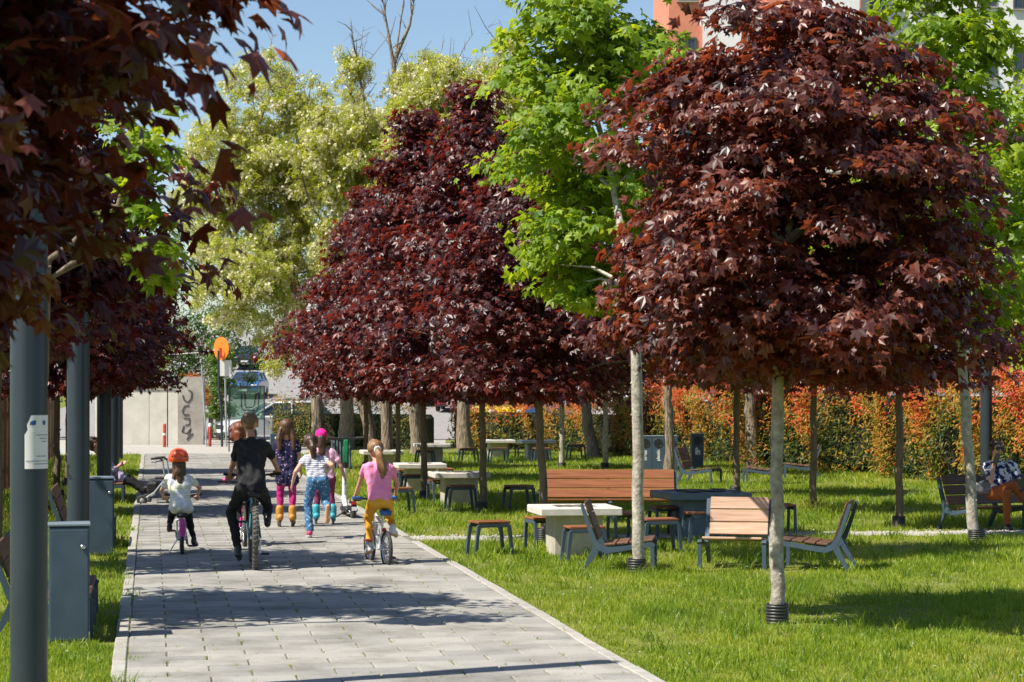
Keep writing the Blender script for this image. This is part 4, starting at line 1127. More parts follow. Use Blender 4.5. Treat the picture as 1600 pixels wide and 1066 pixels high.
for off, hw in ((0, 13.5), (4.5, 8.0)):
    b.tube([(ux(390 - hw), -.012, hu(614 + off * .3)), (ux(390 - hw + 1), -.012, hu(637 - off)), (ux(390 - hw * .7), -.012, hu(641 - off)), (ux(390 + hw * .7), -.012, hu(641 - off)), (ux(390 + hw), -.012, hu(636 - off)), (ux(390 + hw + .6), -.012, hu(613 + off * .3))], .016, 6)
b.tube([(ux(376.5), -.012, hu(614)), (ux(382), -.012, hu(614.5))], .016, 6); b.tube([(ux(398), -.012, hu(615)), (ux(404), -.012, hu(613))], .016, 6)
b.build('mark', M['black'], root)

# ------------------------------------------------------------------ cars
M['glass'] = mat('car_glass', (.02, .028, .035), (.04, .055, .07), rough=.06, spec=.8)
M['lamp_glass'] = mat('headlight_glass', (.55, .57, .6), (.7, .72, .75), rough=.1, spec=.8)
def paint(name, c): return mat(name, c, c, rough=.28, coat=.6, spec=.5)
CARS = {}
def car(label, loc, rz, pm, rails=False):
    root = thing('parked_car', label, 'car', loc, rz, 'cars on the street behind the park')
    if not CARS:
        prof = [(-2.08, .30), (-2.14, .55), (-2.12, .82), (-2.0, .98), (-1.2, 1.0), (.9, .98), (1.55, .90), (1.95, .78), (2.12, .62), (2.14, .40), (2.05, .27)]
        b = MB(); n = len(prof); secs = [(-.89, .90), (-.84, .98), (-.6, 1.0), (.6, 1.0), (.84, .98), (.89, .90)]
        vs = [(x * (1 - .04 * abs(y) ** 3), y, .3 + (z - .3) * f) for y, f in secs for x, z in prof]
        fs = [(i * n + k, i * n + (k + 1) % n, (i + 1) * n + (k + 1) % n, (i + 1) * n + k) for i in range(len(secs) - 1) for k in range(n)]
        fs += [tuple(range(n))[::-1], tuple((len(secs) - 1) * n + k for k in range(n))]
        b.add(vs, fs); CARS['body'] = b.mesh('car_body')
        g = MB()
        lo, hi = [(-1.92, .80), (1.12, .80)], [(-1.45, .62), (.25, .62)]
        vs = [(x, s * y, .96) for x, y in lo for s in (-1, 1)] + [(x, s * y, 1.43) for x, y in hi for s in (-1, 1)]
        g.add(vs, [(0, 2, 6, 4), (3, 1, 5, 7), (2, 3, 7, 6), (1, 0, 4, 5)]); CARS['glass'] = g.mesh('car_glass')
        r = MB()
        vs = [(-1.52, .64, 1.42), (-1.52, -.64, 1.42), (.32, -.64, 1.42), (.32, .64, 1.42), (-1.36, .52, 1.485), (-1.36, -.52, 1.485), (.12, -.52, 1.485), (.12, .52, 1.485)]
        r.add(vs, [(4, 5, 6, 7), (0, 1, 5, 4), (1, 2, 6, 5), (2, 3, 7, 6), (3, 0, 4, 7), (3, 2, 1, 0)], True)
        for s in (-1, 1):
            for (x0, x1) in ((1.12, .27), (-.35, -.38), (-1.92, -1.48)):
                r.tube([(x0, s * .805, .965), (x1, s * .635, 1.43)], .035, 6)
        CARS['roof'] = r.mesh('car_roof')
        w = MB().lathe([(.20, -.10), (.30, -.10), (.325, -.06), (.325, .06), (.30, .10), (.20, .10)], 20); CARS['tyre'] = w.mesh('tyre')
        w = MB().lathe([(.05, -.085), (.205, -.095), (.205, .095), (.05, .085)], 20); CARS['rim'] = w.mesh('rim')
        h = MB().box((0, 0, 0), (.14, .36, .15), bev=.04); CARS['light'] = h.mesh('headlight')
    o = obj('body', CARS['body'].copy(), pm, root); o2 = obj('roof', CARS['roof'].copy(), pm, root)
    obj('windows', CARS['glass'].copy(), M['glass'], root)
    for x in (-1.28, 1.3):
        for y in (-.80, .80):
            t = obj('wheel', CARS['tyre'].copy(), M['rubber'], root, (x, y, .325)); t.rotation_euler = (math.pi / 2, 0, 0)
            obj('rim', CARS['rim'].copy(), M['chrome'], t)
    for y in (-.62, .62): obj('headlight', CARS['light'].copy(), M['lamp_glass'], root, (2.01, y, .66))
    MB().box((2.13, 0, .56), (.03, .9, .16), bev=.01).build('grille', M['black'], root)
    MB().box((2.150, 0, .42), (.02, .5, .11)).build('number_plate', M['white'], root)
    MB().box((2.12, 0, .30), (.06, 1.5, .08), bev=.02).build('bumper_lip', M['black'], root)
    for y in (-.93, .93): MB().box((.85, y, 1.0), (.12, .16, .11), bev=.03).build('mirror', pm, root)
    if rails:
        for y in (-.5, .5): MB().tube([(-1.3, y, 1.47), (-1.2, y, 1.54), (0, y, 1.54), (.15, y, 1.47)], .022, 6).build('roof_rail', M['chrome'], root)
    return root
M['silver'] = paint('silver_paint', (.55, .57, .60)); M['blue_car'] = paint('blue_paint', (.035, .11, .26)); M['black_car'] = paint('black_paint', (.015, .016, .018))
M['red_car'] = paint('red_paint', (.35, .015, .02)); M['teal_car'] = paint('teal_paint', (.05, .16, .20)); M['yellow_car'] = paint('yellow_paint', (.62, .42, .01))
def on(px, Y): x = (px - 800) * Y / F; return Vector((x, Y, hgt(x, Y) + .004))
car('silver car with roof rails parked across the end of the path', on(432, 81), math.radians(203), M['silver'], True)
car('blue car facing down the street above the glass panel', on(388, 128), math.radians(-92), M['blue_car'])
car('black car facing down the street, uphill behind the blue one', on(389, 149), math.radians(-91), M['black_car'])
car('dark car facing the camera in the gap of the hedge', on(668, 122), math.radians(-88), M['black_car'])
car('red car behind the hedge right of the dark car', on(712, 117), math.radians(-94), M['red_car'])
car('teal car roof behind the dark hedge', on(748, 112), math.radians(-90), M['teal_car'])
car('yellow car behind the dark hedge beside the teal car', on(778, 104), math.radians(-80), M['yellow_car'])
car('blue car roof behind the hedge near the curved maple trunk', on(826, 108), math.radians(184), M['blue_car'])
car('silver car roof behind the orange hedge', on(975, 100), math.radians(180), M['silver'])

# ------------------------------------------------------------------ apartment block at the top right
M['facade_orange'] = mat('orange_render', (.58, .20, .12), (.66, .25, .16), rough=.85, scale=2)
M['facade_white'] = mat('white_render', (.66, .67, .68), (.76, .76, .75), rough=.8, scale=1.5)
M['win_frame'] = mat('dark_window_frame', (.05, .05, .055), (.08, .08, .085), rough=.5)
Zb = 92.0
def bx(px): return (px - 800) * Zb / F
def bz(py): return EYE - (py - HY) * Zb / F
blk = thing('apartment_block', 'orange and white apartment block behind the maples at the top right', 'building', (bx(1180), Zb, 0))
ox = bx(1180)
def facade(name, a, b, h, y0, d, m):
    MB().box(((bx(a) + bx(b)) / 2 - ox, y0 + d / 2, h / 2), (bx(b) - bx(a), d, h)).build(name, m, blk)
facade('orange_wall', 1045, 1345, 21.0, 0, 10, M['facade_orange'])
facade('white_wall', 1345.3, 1760, 21.0, 2.0, 10, M['facade_white'])
facade('white_band', 1098, 1158, 20.9, -.12, .116, M['facade_white'])
def window(a, b, z0, z1, y, sill=True):
    x0, x1 = bx(a) - ox, bx(b) - ox; cx, w, h = (x0 + x1) / 2, x1 - x0, z1 - z0
    f = MB()
    for s in (-1, 1): f.box((cx + s * (w / 2 - .04), y - .03, (z0 + z1) / 2), (.08, .06, h))
    f.box((cx, y - .03, z0 + .04), (w - .16, .06, .08)); f.box((cx, y - .03, z1 - .04), (w - .16, .06, .08)); f.box((cx, y - .03, (z0 + z1) / 2), (.06, .05, h - .16))
    o = f.build('window', M['win_frame'], blk)
    MB().box((cx, y - .008, (z0 + z1) / 2), (w - .16, .012, h - .16)).build('pane', M['glass'], o)
    if sill: MB().box((cx, y - .07, z0 - .03), (w + .16, .14, .05)).build('sill', M['old_concrete'], o)
def balcony(a, b, z, y, m):
    x0, x1 = bx(a) - ox, bx(b) - ox; cx, w = (x0 + x1) / 2, x1 - x0
    o = MB().box((cx, y - .6, z), (w, 1.2, .16)).build('balcony', m, blk)
    MB().box((cx, y - 1.14, z + .58), (w, .10, 1.0)).build('parapet', m, o)
    for s in (-1, 1): MB().box((cx + s * (w / 2 - .05), y - .56, z + .58), (.10, 1.06, 1.0)).build('side_parapet', m, o)
    MB().box((cx, y - 1.14, z + 1.115), (w + .06, .16, .07)).build('handrail', M['steel'], o)
for k in range(6):
    z = 2.0 + k * 3.0
    window(1060, 1088, z + .9, z + 2.4, 0)
    window(1168, 1182, z + .3, z + 2.5, 0, False); window(1255, 1278, z + .9, z + 2.4, 0)
    window(1372, 1400, z + .9, z + 2.4, 2.0); window(1440, 1470, z + .9, z + 2.4, 2.0); window(1545, 1573, z + 1.0, z + 2.5, 2.0); window(1600, 1630, z + .9, z + 2.4, 2.0)
    balcony(1284, 1336, z - .15, 0, M['facade_white'])
    balcony(1194, 1240, z + .2, 0, M['facade_orange'])
# ------------------------------------------------------------------ bicycles, scooter, walker
def wheel(root, x, R, r, m, knobs=False, wall=None, hubm=None):
    y = MB().torus((0, 0, 0), R - r, r, 'Y', 36, 8, 1.0)
    if knobs:
        for i in range(44):
            a = 6.28318 * i / 44
            for j, (off, dr) in enumerate(((-.024, -.004), (.024, -.004), (-.009, .0), (.009, .0))):
                aa = a + (.07 if j % 2 else 0)
                Rr = R + dr - .002
                y.box((math.cos(aa) * Rr, off, math.sin(aa) * Rr), (.012, .013, .02), Matrix.Rotation(-aa, 3, 'Y'))
    w = y.build('wheel', m, root); w.location = (x, 0, R)
    rim = MB().torus((0, 0, 0), R - 2 * r - .008, .013, 'Y', 32, 6, 1.1).build('rim', hubm or M['chrome'], w)
    sp = MB(); R2 = R - 2 * r - .01
    for i in range(20):
        a = 6.28318 * i / 20; s = .025 if i % 2 else -.025
        sp.tube([(math.cos(a + .5) * .02, s, math.sin(a + .5) * .02), (math.cos(a) * R2, 0, math.sin(a) * R2)], .0022, 4, cap=False)
    sp.build('spokes', M['chrome'], w)
    MB().lathe([(.022, -.05), (.03, -.04), (.018, -.03), (.018, .03), (.03, .04), (.022, .05)], 12, Matrix.Rotation(math.pi / 2, 4, 'X')).build('hub', M['chrome'], w)
    return w
def bicycle(label, loc, heading, R, L, saddle_h, bar_h, bar_w, fm, saddle_m, grip_m, r=.022, knobs=False, crank=0.0, fender=None, tyre=None, stand=False, barm=None, group='bicycles on the path'):
    """origin at the rear contact point, +x forwards"""
    root = thing('bicycle', label, 'bicycle', loc, heading, group)
    rc = max(.11, R * .72); cx = L * .40; cz = R * .92
    tr = R * .042 + .006
    sx = L * .20; sz = saddle_h - .05
    hx = L * .78; hz = max(bar_h - .10, 2 * R + .05)
    f = MB()
    f.tube([(cx, 0, cz), (sx, 0, sz)], tr, 10); f.tube([(cx, 0, cz), (hx + .03, 0, hz - .16)], tr * 1.25, 10); f.tube([(sx + (cx - sx) * .28, 0, sz + (cz - sz) * .28), (hx, 0, hz - .04)], tr * 1.1, 10)
    for s in (-1, 1):
        f.tube([(0, s * .062, R), (cx - .03, s * .04, cz)], tr * .55, 8); f.tube([(0, s * .062, R), (sx + .03, s * .035, sz - .12 - R * .15)], tr * .5, 8)
    f.tube([(hx + .035, 0, hz - .2), (hx - .02, 0, hz + .02)], tr * 1.3, 10)
    f.build('frame', fm, root)
    fk = MB(); 
    fk.tube([(hx + .03, -.055, hz - .2), (hx + .03, .055, hz - .2)], tr * .9, 8)
    for s in (-1, 1): fk.tube([(hx + .03, s * .055, hz - .2), (L, s * .05, R)], [tr * .9, tr * .7], 8)
    fk.build('fork', M['black'] if knobs else fm, root)
    wheel(root, 0, R, r, tyre or M['rubber'], knobs); wheel(root, L, R, r, tyre or M['rubber'], knobs)
    s = MB()
    s.add([(-.13, -.075, .0), (-.13, .075, .0), (-.05, .07, .012), (-.05, -.07, .012), (.05, -.03, .01), (.05, .03, .01), (.14, .015, 0), (.14, -.015, 0),
           (-.13, -.06, -.05), (-.13, .06, -.05), (.14, .012, -.03), (.14, -.012, -.03)],
          [(0, 3, 2, 1), (3, 4, 5, 2), (4, 7, 6, 5), (0, 1, 9, 8), (8, 9, 10, 11), (7, 11, 10, 6), (0, 8, 11, 7, 4, 3), (1, 2, 5, 6, 10, 9)], True)
    so = s.build('saddle', saddle_m, root); so.location = (sx - .01, 0, saddle_h); k_ = .75 + R * .7; so.scale = (k_, k_, k_)
    MB().tube([(sx, 0, sz - .08), (sx - .01, 0, saddle_h - .02)], .013, 8).build('seat_post', M['chrome'] if not knobs else M['black'], root)
    h = MB(); bw = bar_w / 2
    h.tube([(hx - .025, 0, hz), (hx - .03, 0, bar_h - .02), (hx + .02, 0, bar_h - .01)], .016, 8)
    h.tube([(hx - .06, -bw, bar_h + .012), (hx + .0, -bw * .45, bar_h), (hx + .02, -.04, bar_h - .01), (hx + .02, .04, bar_h - .01), (hx + .0, bw * .45, bar_h), (hx - .06, bw, bar_h + .012)], .012, 8)
    ho = h.build('handlebar', barm or M['black'], root)
    for s_ in (-1, 1):
        MB().tube([(hx - .065, s_ * (bw + .01), bar_h + .013), (hx - .035, s_ * (bw - .11), bar_h + .006)], .019, 10).build('grip', grip_m, ho)
        MB().tube([(hx - .02, s_ * (bw - .13), bar_h), (hx + .03, s_ * (bw - .10), bar_h - .02), (hx + .02, s_ * (bw - .02), bar_h - .025)], .007, 6).build('brake_lever', M['black'], ho)
    c = MB().lathe([(.055 + R * .08, -.006), (.055 + R * .08, .006)], 20, Matrix.Translation((cx, -.055, cz)) @ Matrix.Rotation(math.pi / 2, 4, 'X'))
    arm = R * .42 + .02
    for s_ in (-1, 1):
        a = crank + (0 if s_ < 0 else math.pi)
        c.tube([(cx, s_ * .06, cz), (cx + math.cos(a) * arm, s_ * .075, cz + math.sin(a) * arm)], .011, 6)
    c.build('crank', M['chrome'], root)
    for s_ in (-1, 1):
        a = crank + (0 if s_ < 0 else math.pi)
        MB().box((cx + math.cos(a) * arm, s_ * .125, cz + math.sin(a) * arm), (.085, .09, .022), bev=.006).build('pedal', M['black'] if knobs else M['pedal'], root)
    MB().tube([(0, -.055, R + .03), (cx, -.055, cz + .05)], .005, 5).tube([(0, -.055, R - .03), (cx, -.055, cz - .06)], .005, 5).build('chain', M['black'], root)
    MB().lathe([(.02, 0), (.026, .008), (.02, .012)], 12, Matrix.Translation((sx - .035, 0, sz - .16)) @ Matrix.Rotation(-math.pi / 2, 4, 'Y')).build('rear_reflector', M['red_refl'], root)
    if fender:
        fb = MB(); pts = []
        for i in range(9):
            a = math.radians(20 + i * 17); pts.append((-(R + .02) * math.cos(a - .2), 0, R + (R + .02) * math.sin(a - .2)))
        vs, fs = [], []
        for p in pts:
            for y in (-.032, -.018, .018, .032):
                k = .93 if abs(y) > .02 else 1.0; vs.append((p[0] * k, y, R + (p[2] - R) * k))
        for i in range(8):
            for j in range(3): fs.append((i * 4 + j, i * 4 + j + 1, i * 4 + j + 5, i * 4 + j + 4))
        fb.add(vs, fs, True); fb.build('mudguard', fender, root)
    if stand: MB().tube([(.02, .05, R), (.03, .16, .03)], .008, 6).build('kickstand', M['chrome'], root)
    return root
M['pedal'] = mat('red_pedal_plastic', (.16, .02, .02), (.25, .03, .03), rough=.5)
M['red_refl'] = mat('red_reflector', (.5, .01, .01), rough=.2)
M['teal'] = mat('teal_bike_paint', (.02, .14, .17), (.03, .17, .2), rough=.3, coat=.5)
M['pink'] = mat('magenta_plastic', (.55, .03, .26), (.62, .05, .32), rough=.4)
M['pale_blue'] = mat('pale_blue_paint', (.42, .58, .68), (.5, .64, .72), rough=.35)
M['white_bike'] = mat('white_bike_paint', (.68, .70, .71), (.76, .77, .78), rough=.3, coat=.4)
M['blue_pl'] = mat('blue_plastic', (.02, .09, .30), (.03, .13, .38), rough=.4)
head = math.pi / 2 + A_
boyB = gp(398, 894.5)
bicycle('black mountain bike with knobbly tyres ridden by the boy', boyB, head - .015, .375, 1.08, .855, 1.02, .62, M['teal'], M['black'], M['black'], .032, True, math.radians(-100), tyre=M['knob_rubber'])
girlB = gp(284.5, 870)
bicycle('small pink and white bicycle of the girl in the orange helmet', girlB, head, .215, .74, .50, .70, .46, M['white_bike'], M['black'], M['black'], .02, False, math.radians(-60), M['pink'], stand=True)
pinkB = gp(604, 887)
bicycle('small white bicycle with blue saddle and grips, ridden by the girl in pink', pinkB, math.radians(90 + 19), .205, .70, .62, .74, .50, M['white_bike'], M['blue_pl'], M['blue_pl'], .021, False, math.radians(-110))
redB = Vector(((382 - 800) * 27.6 / F, 27.6, 0))
bicycle('child bicycle with pink grip, hidden in front of the boy', redB, head + .03, .25, .82, .58, .80, .58, M['pink'], M['black'], M['black'], .021, False, math.radians(-90))
# electric scooter
M['lime'] = mat('green_scooter_paint', (.01, .42, .14), (.015, .5, .18), rough=.35)
sc = thing('electric_scooter', 'white and green electric scooter parked at the lawn edge', 'scooter', gp(553, 814), math.radians(90 + 12), None, 1.08)
wheel(sc, .10, .115, .03, M['rubber']); 
wheel(sc, 1.0, .115, .03, M['rubber'])
MB().box((.52, 0, .135), (.62, .17, .07), bev=.02).build('deck', M['black'], sc)
MB().tube([(.83, 0, .14), (.96, 0, .24), (.98, 0, .30)], [.035, .04, .045], 10).build('neck', M['white'], sc)
MB().tube([(.98, 0, .26), (.93, 0, .70)], [.036, .033], 12).build('stem', M['white'], sc)
MB().tube([(.93, 0, .70), (.88, 0, 1.05)], [.033, .03], 12).build('upper_stem', M['black'], sc)
MB().ribbon([(.905, .78), (.865, .95), (.84, 1.10)], [.03, .045, .035], 0, .05).build('green_cover', M['lime'], sc)
ho = MB().tube([(.86, -.25, 1.13), (.875, -.1, 1.12), (.875, .1, 1.12), (.86, .25, 1.13)], .015, 8).build('handlebar', M['black'], sc)
for s in (-1, 1): MB().tube([(.86, s * .26, 1.132), (.868, s * .15, 1.124)], .02, 8).build('grip', M['rubber'], ho)
MB().box((.90, 0, 1.13), (.06, .09, .04), bev=.01).build('display', M['black'], ho)
MB().ribbon([(-.04, .16), (.0, .24), (.10, .27), (.22, .24)], [.02, .025, .025, .02], 0, .075).build('mudguard', M['black'], sc)
MB().box((-.03, 0, .245), (.02, .06, .035)).build('tail_light', M['red_refl'], sc)
MB().box((-.045, 0, .17), (.01, .07, .05)).build('plate', M['white'], sc)
MB().tube([(.40, .08, .11), (.36, .22, .02)], .011, 6).build('kickstand', M['black'], sc)
# walking frame beside the left bench
ro = thing('rollator', 'wheeled walking frame with black handles beside the seated person on the left', 'rollator', gp(243, 789), math.radians(0))
W2 = MB().lathe([(.07, -.018), (.088, -.014), (.088, .014), (.07, .018)], 22, Matrix.Rotation(math.pi / 2, 4, 'X')).mesh('walker_wheel')
W3 = MB().lathe([(.015, -.022), (.07, -.012), (.07, .012), (.015, .022)], 12, Matrix.Rotation(math.pi / 2, 4, 'X')).mesh('walker_rim')
for x in (-.19, .30):
    for y in (-.24, .24):
        o = obj('wheel', W2, M['rubber'], ro, (x, y, .088)); obj('rim', W3, M['galv'], o)
for y in (-.24, .24):
    MB().tube([(-.19, y, .09), (.02, y, .22), (.18, y, .42)], .014, 8).build('front_tube', M['galv'], ro)
    MB().tube([(.30, y, .09), (.20, y, .45), (.155, y, .78)], .014, 8).build('rear_tube', M['galv'], ro)
    MB().tube([(.155, y, .76), (.11, y, .80), (-.04, y, .79)], .02, 8).build('handle', M['black'], ro)
    MB().tube([(.12, y, .76), (.04, y, .73), (-.03, y, .735)], .008, 6).build('brake_lever', M['black'], ro)
    MB().tube([(.08, y, .29), (.25, y, .29)], .011, 6).build('side_tube', M['black'], ro)
MB().box((.12, 0, .46), (.2, .46, .03), bev=.01).build('seat', M['black'], ro)
MB().box((-.03, 0, .30), (.20, .36, .20), bev=.04).build('basket', M['black'], ro)
# ------------------------------------------------------------------ people
def capsule(b, a, c, ra, rc, n=12):
    a, c = Vector(a), Vector(c); d = c - a; L_ = d.length
    d = d / L_ if L_ > 1e-6 else Vector((0, 0, 1))
    prof = []
    k = max(-1, min(1, (ra - rc) / max(L_, 1e-6)))
    th = math.asin(k)
    for i in range(6): 
        t = -math.pi / 2 + (math.pi / 2 + th) * i / 5; prof.append((max(ra * math.cos(t), 1e-4), ra * math.sin(t)))
    for i in range(6):
        t = th + (math.pi / 2 - th) * i / 5; prof.append((max(rc * math.cos(t), 1e-4), L_ + rc * math.sin(t)))
    q = Vector((0, 0, 1)).rotation_difference(d).to_matrix().to_4x4()
    b.lathe(prof, n, Matrix.Translation(a) @ q)
class Skin:
    """a figure: overlapping tapered limbs fused into one continuous surface"""
    def __init__(s, base): s.p, s.m, s.base = [], [], Vector(base)
    def add(s, a, c, ra, rc, m):
        if m not in s.m: s.m.append(m)
        s.p.append((Vector(a), Vector(c), ra, rc, s.m.index(m)))
    def build(s, name, parent, vox=.012, smooth=2, folds=0):
        b = MB()
        for a, c, ra, rc, m in s.p: capsule(b, a - s.base, c - s.base, ra, rc)
        tmp = bpy.data.objects.new('tmp', b.mesh('tmp')); col.objects.link(tmp)
        r = tmp.modifiers.new('r', 'REMESH'); r.mode = 'VOXEL'; r.voxel_size = vox
        sm = tmp.modifiers.new('s', 'SMOOTH'); sm.factor = .5; sm.iterations = smooth
        dg = bpy.context.evaluated_depsgraph_get(); dg.update()
        me = bpy.data.meshes.new_from_object(tmp.evaluated_get(dg))
        bpy.data.objects.remove(tmp)
        me.name = name; me.materials.clear()
        for m in s.m: me.materials.append(M[m])
        n = len(me.polygons); c = np.empty(n * 3, np.float32); me.polygons.foreach_get('center', c); c = c.reshape(-1, 3)
        best = np.full(n, 1e9); mi = np.zeros(n, np.int32)
        for a, e, ra, rc, m in s.p:
            A, E = np.array(a - s.base), np.array(e - s.base); d = E - A; L2 = max(d @ d, 1e-9)
            t = np.clip((c - A) @ d / L2, 0, 1)
            ds = np.linalg.norm(c - (A + t[:, None] * d), axis=1) - (ra + (rc - ra) * t)
            k = ds < best; best[k] = ds[k]; mi[k] = m
        if folds:
            nv = len(me.vertices); co = np.empty(nv * 3, np.float32); me.vertices.foreach_get('co', co); co = co.reshape(-1, 3).astype(float)
            no = np.empty(nv * 3, np.float32); me.vertices.foreach_get('normal', no); no = no.reshape(-1, 3)
            x, y, z = co[:, 0], co[:, 1], co[:, 2]
            w = np.sin(z * 62 + 9 * np.sin(x * 11 + z * 5) + y * 14) * .5 + np.sin(x * 47 - z * 31 + 4 * np.sin(z * 17)) * .35 + np.sin(z * 23 + x * 31 + y * 19) * .5
            skin_like = np.zeros(len(s.m), bool)
            for i, nm in enumerate(s.m): skin_like[i] = nm in ('skin', 'skin_tan', 'lips', 'eye', 'boots')
            amp = np.full(nv, folds); lv = np.empty(len(me.loops), np.int32); me.loops.foreach_get('vertex_index', lv)
            lt = np.empty(n, np.int32); me.polygons.foreach_get('loop_total', lt)
            amp[lv[np.repeat(skin_like[mi], lt)]] = 0
            co += no * (w * amp)[:, None]
            me.vertices.foreach_set('co', co.astype(np.float32).ravel())
        me.polygons.foreach_set('material_index', mi)
        me.polygons.foreach_set('use_smooth', np.ones(n, bool)); me.update()
        return obj(name, me, None, parent)
def cloth(name, c1, c2=None, rough=.85, scale=10, fold=.9, fs=9):
    m = mat(name, c1, c2 or tuple(x * 1.15 for x in c1), rough=rough, scale=scale, spec=.25, bump=fold, bscale=fs, dist=.03)
    return m
def pattern_cloth(name, base, spot, kind, scale):
    m, N, L, B = new_mat(name)
    tc = N.new('ShaderNodeTexCoord')
    if kind == 'stripe':
        w = N.new('ShaderNodeTexWave'); w.bands_direction = 'Z'; w.inputs['Scale'].default_value = scale; w.inputs['Distortion'].default_value = .8; w.inputs['Detail'].default_value = 1
        L.new(tc.outputs['Object'], w.inputs['Vector']); src = w.outputs['Fac']; st_ = [(.62, base), (.70, spot)]
    elif kind == 'dots':
        w = N.new('ShaderNodeTexVoronoi'); w.inputs['Scale'].default_value = scale; L.new(tc.outputs['Object'], w.inputs['Vector']); src = w.outputs['Distance']; st_ = [(.20, spot), (.28, base)]
    else:
        w = N.new('ShaderNodeTexNoise'); w.inputs['Scale'].default_value = scale; w.inputs['Detail'].default_value = 3; L.new(tc.outputs['Object'], w.inputs['Vector']); src = w.outputs['Fac']; st_ = [(.47, base), (.54, spot)]
    r = ramp(N, st_); L.new(src, r.inputs[0]); L.new(r.outputs[0], B.inputs['Base Color'])
    B.inputs['Roughness'].default_value = .85; B.inputs['Specular IOR Level'].default_value = .25
    n2 = N.new('ShaderNodeTexNoise'); n2.inputs['Scale'].default_value = 9; n2.inputs['Detail'].default_value = 4; L.new(tc.outputs['Object'], n2.inputs['Vector'])
    b = N.new('ShaderNodeBump'); b.inputs['Strength'].default_value = .9; b.inputs['Distance'].default_value = .03
    L.new(n2.outputs['Fac'], b.inputs['Height']); L.new(b.outputs[0], B.inputs['Normal'])
    return m
def hair_mat(name, c1, c2):
    m = mat(name, c1, c2, rough=.42, scale=9, stretch=(6, 6, .7), spec=.5, bump=.7, bscale=14, dist=.012); return m
def skin_mat(name, c):
    m = mat(name, c, tuple(min(1, x * 1.12) for x in c), rough=.5, scale=14, spec=.4)
    B = m.node_tree.nodes['Principled BSDF']; B.inputs['Subsurface Weight'].default_value = .08; B.inputs['Subsurface Radius'].default_value = (.01, .004, .002)
    return m
M['skin'] = skin_mat('fair_skin', (.56, .32, .22)); M['skin_tan'] = skin_mat('tanned_skin', (.44, .24, .155)); M['lips'] = skin_mat('lips', (.42, .15, .12))
M['eye'] = mat('dark_eye', (.02, .015, .012), rough=.2)
M['black_tee'] = cloth('black_tee_cotton', (.018, .018, .02), (.028, .028, .031)); M['black_pants'] = cloth('black_trousers', (.014, .014, .016), (.022, .022, .025))
M['boots'] = mat('black_leather', (.015, .015, .016), (.025, .025, .026), rough=.3, spec=.6)
M['white_tee'] = pattern_cloth('white_print_tee', (.78, .78, .86), (.85, .83, .62), 'blotch', 7)
M['pink_tee'] = cloth('pink_cotton', (.80, .22, .42), (.90, .33, .54)); M['yellow_leg'] = cloth('mustard_leggings', (.68, .33, .035), (.78, .40, .05), fold=.4)
M['pale_pink'] = cloth('pale_pink_cotton', (.62, .36, .48), (.72, .44, .56)); M['purple_leg'] = cloth('plum_leggings', (.15, .03, .08), (.2, .045, .11), fold=.4)
M['navy_dots'] = pattern_cloth('navy_dotted_tunic', (.022, .02, .06), (.42, .30, .45), 'dots', 22); M['magenta_leg'] = cloth('magenta_leggings', (.36, .015, .13), (.44, .025, .17), fold=.4)
M['stripe_top'] = pattern_cloth('striped_top', (.70, .70, .74), (.10, .12, .25), 'stripe', 13); M['jean_dots'] = pattern_cloth('dotted_denim', (.055, .15, .29), (.42, .55, .66), 'dots', 30)
M['floral'] = pattern_cloth('navy_floral_shirt', (.025, .035, .13), (.68, .68, .76), 'blotch', 15); M['rust'] = cloth('rust_trousers', (.30, .085, .028), (.38, .115, .04))
M['lilac_print'] = pattern_cloth('blue_print_blouse', (.13, .17, .30), (.40, .33, .42), 'blotch', 16)
M['shoe_white'] = mat('white_shoe', (.62, .60, .58), (.72, .70, .68), rough=.6); M['shoe_pink'] = mat('raspberry_shoe', (.40, .03, .10), (.5, .05, .14), rough=.6); M['sole'] = mat('tan_sole', (.50, .28, .13), (.58, .34, .17), rough=.7)
M['skate_mustard'] = mat('mustard_boot', (.42, .19, .025), (.5, .24, .035), rough=.6); M['skate_teal'] = mat('teal_boot', (.03, .30, .38), (.05, .36, .44), rough=.5)
M['helmet'] = mat('orange_helmet', (.95, .10, .015), (1.0, .13, .02), rough=.25, coat=.5); M['cap_pink'] = cloth('magenta_cap', (.72, .015, .22), (.8, .03, .28), fold=.4)
M['hair_brown'] = hair_mat('brown_hair', (.055, .025, .012), (.15, .075, .035)); M['hair_gold'] = hair_mat('golden_brown_hair', (.12, .055, .022), (.34, .18, .075))
M['hair_boy'] = hair_mat('short_brown_hair', (.085, .042, .018), (.24, .13, .06)); M['hair_dark'] = hair_mat('dark_brown_hair', (.028, .014, .008), (.085, .042, .024)); M['hair_red'] = hair_mat('auburn_hair', (.10, .026, .010), (.24, .068, .026))
M['scrunchie'] = mat('white_scrunchie', (.6, .6, .64), (.75, .75, .78), rough=.8)

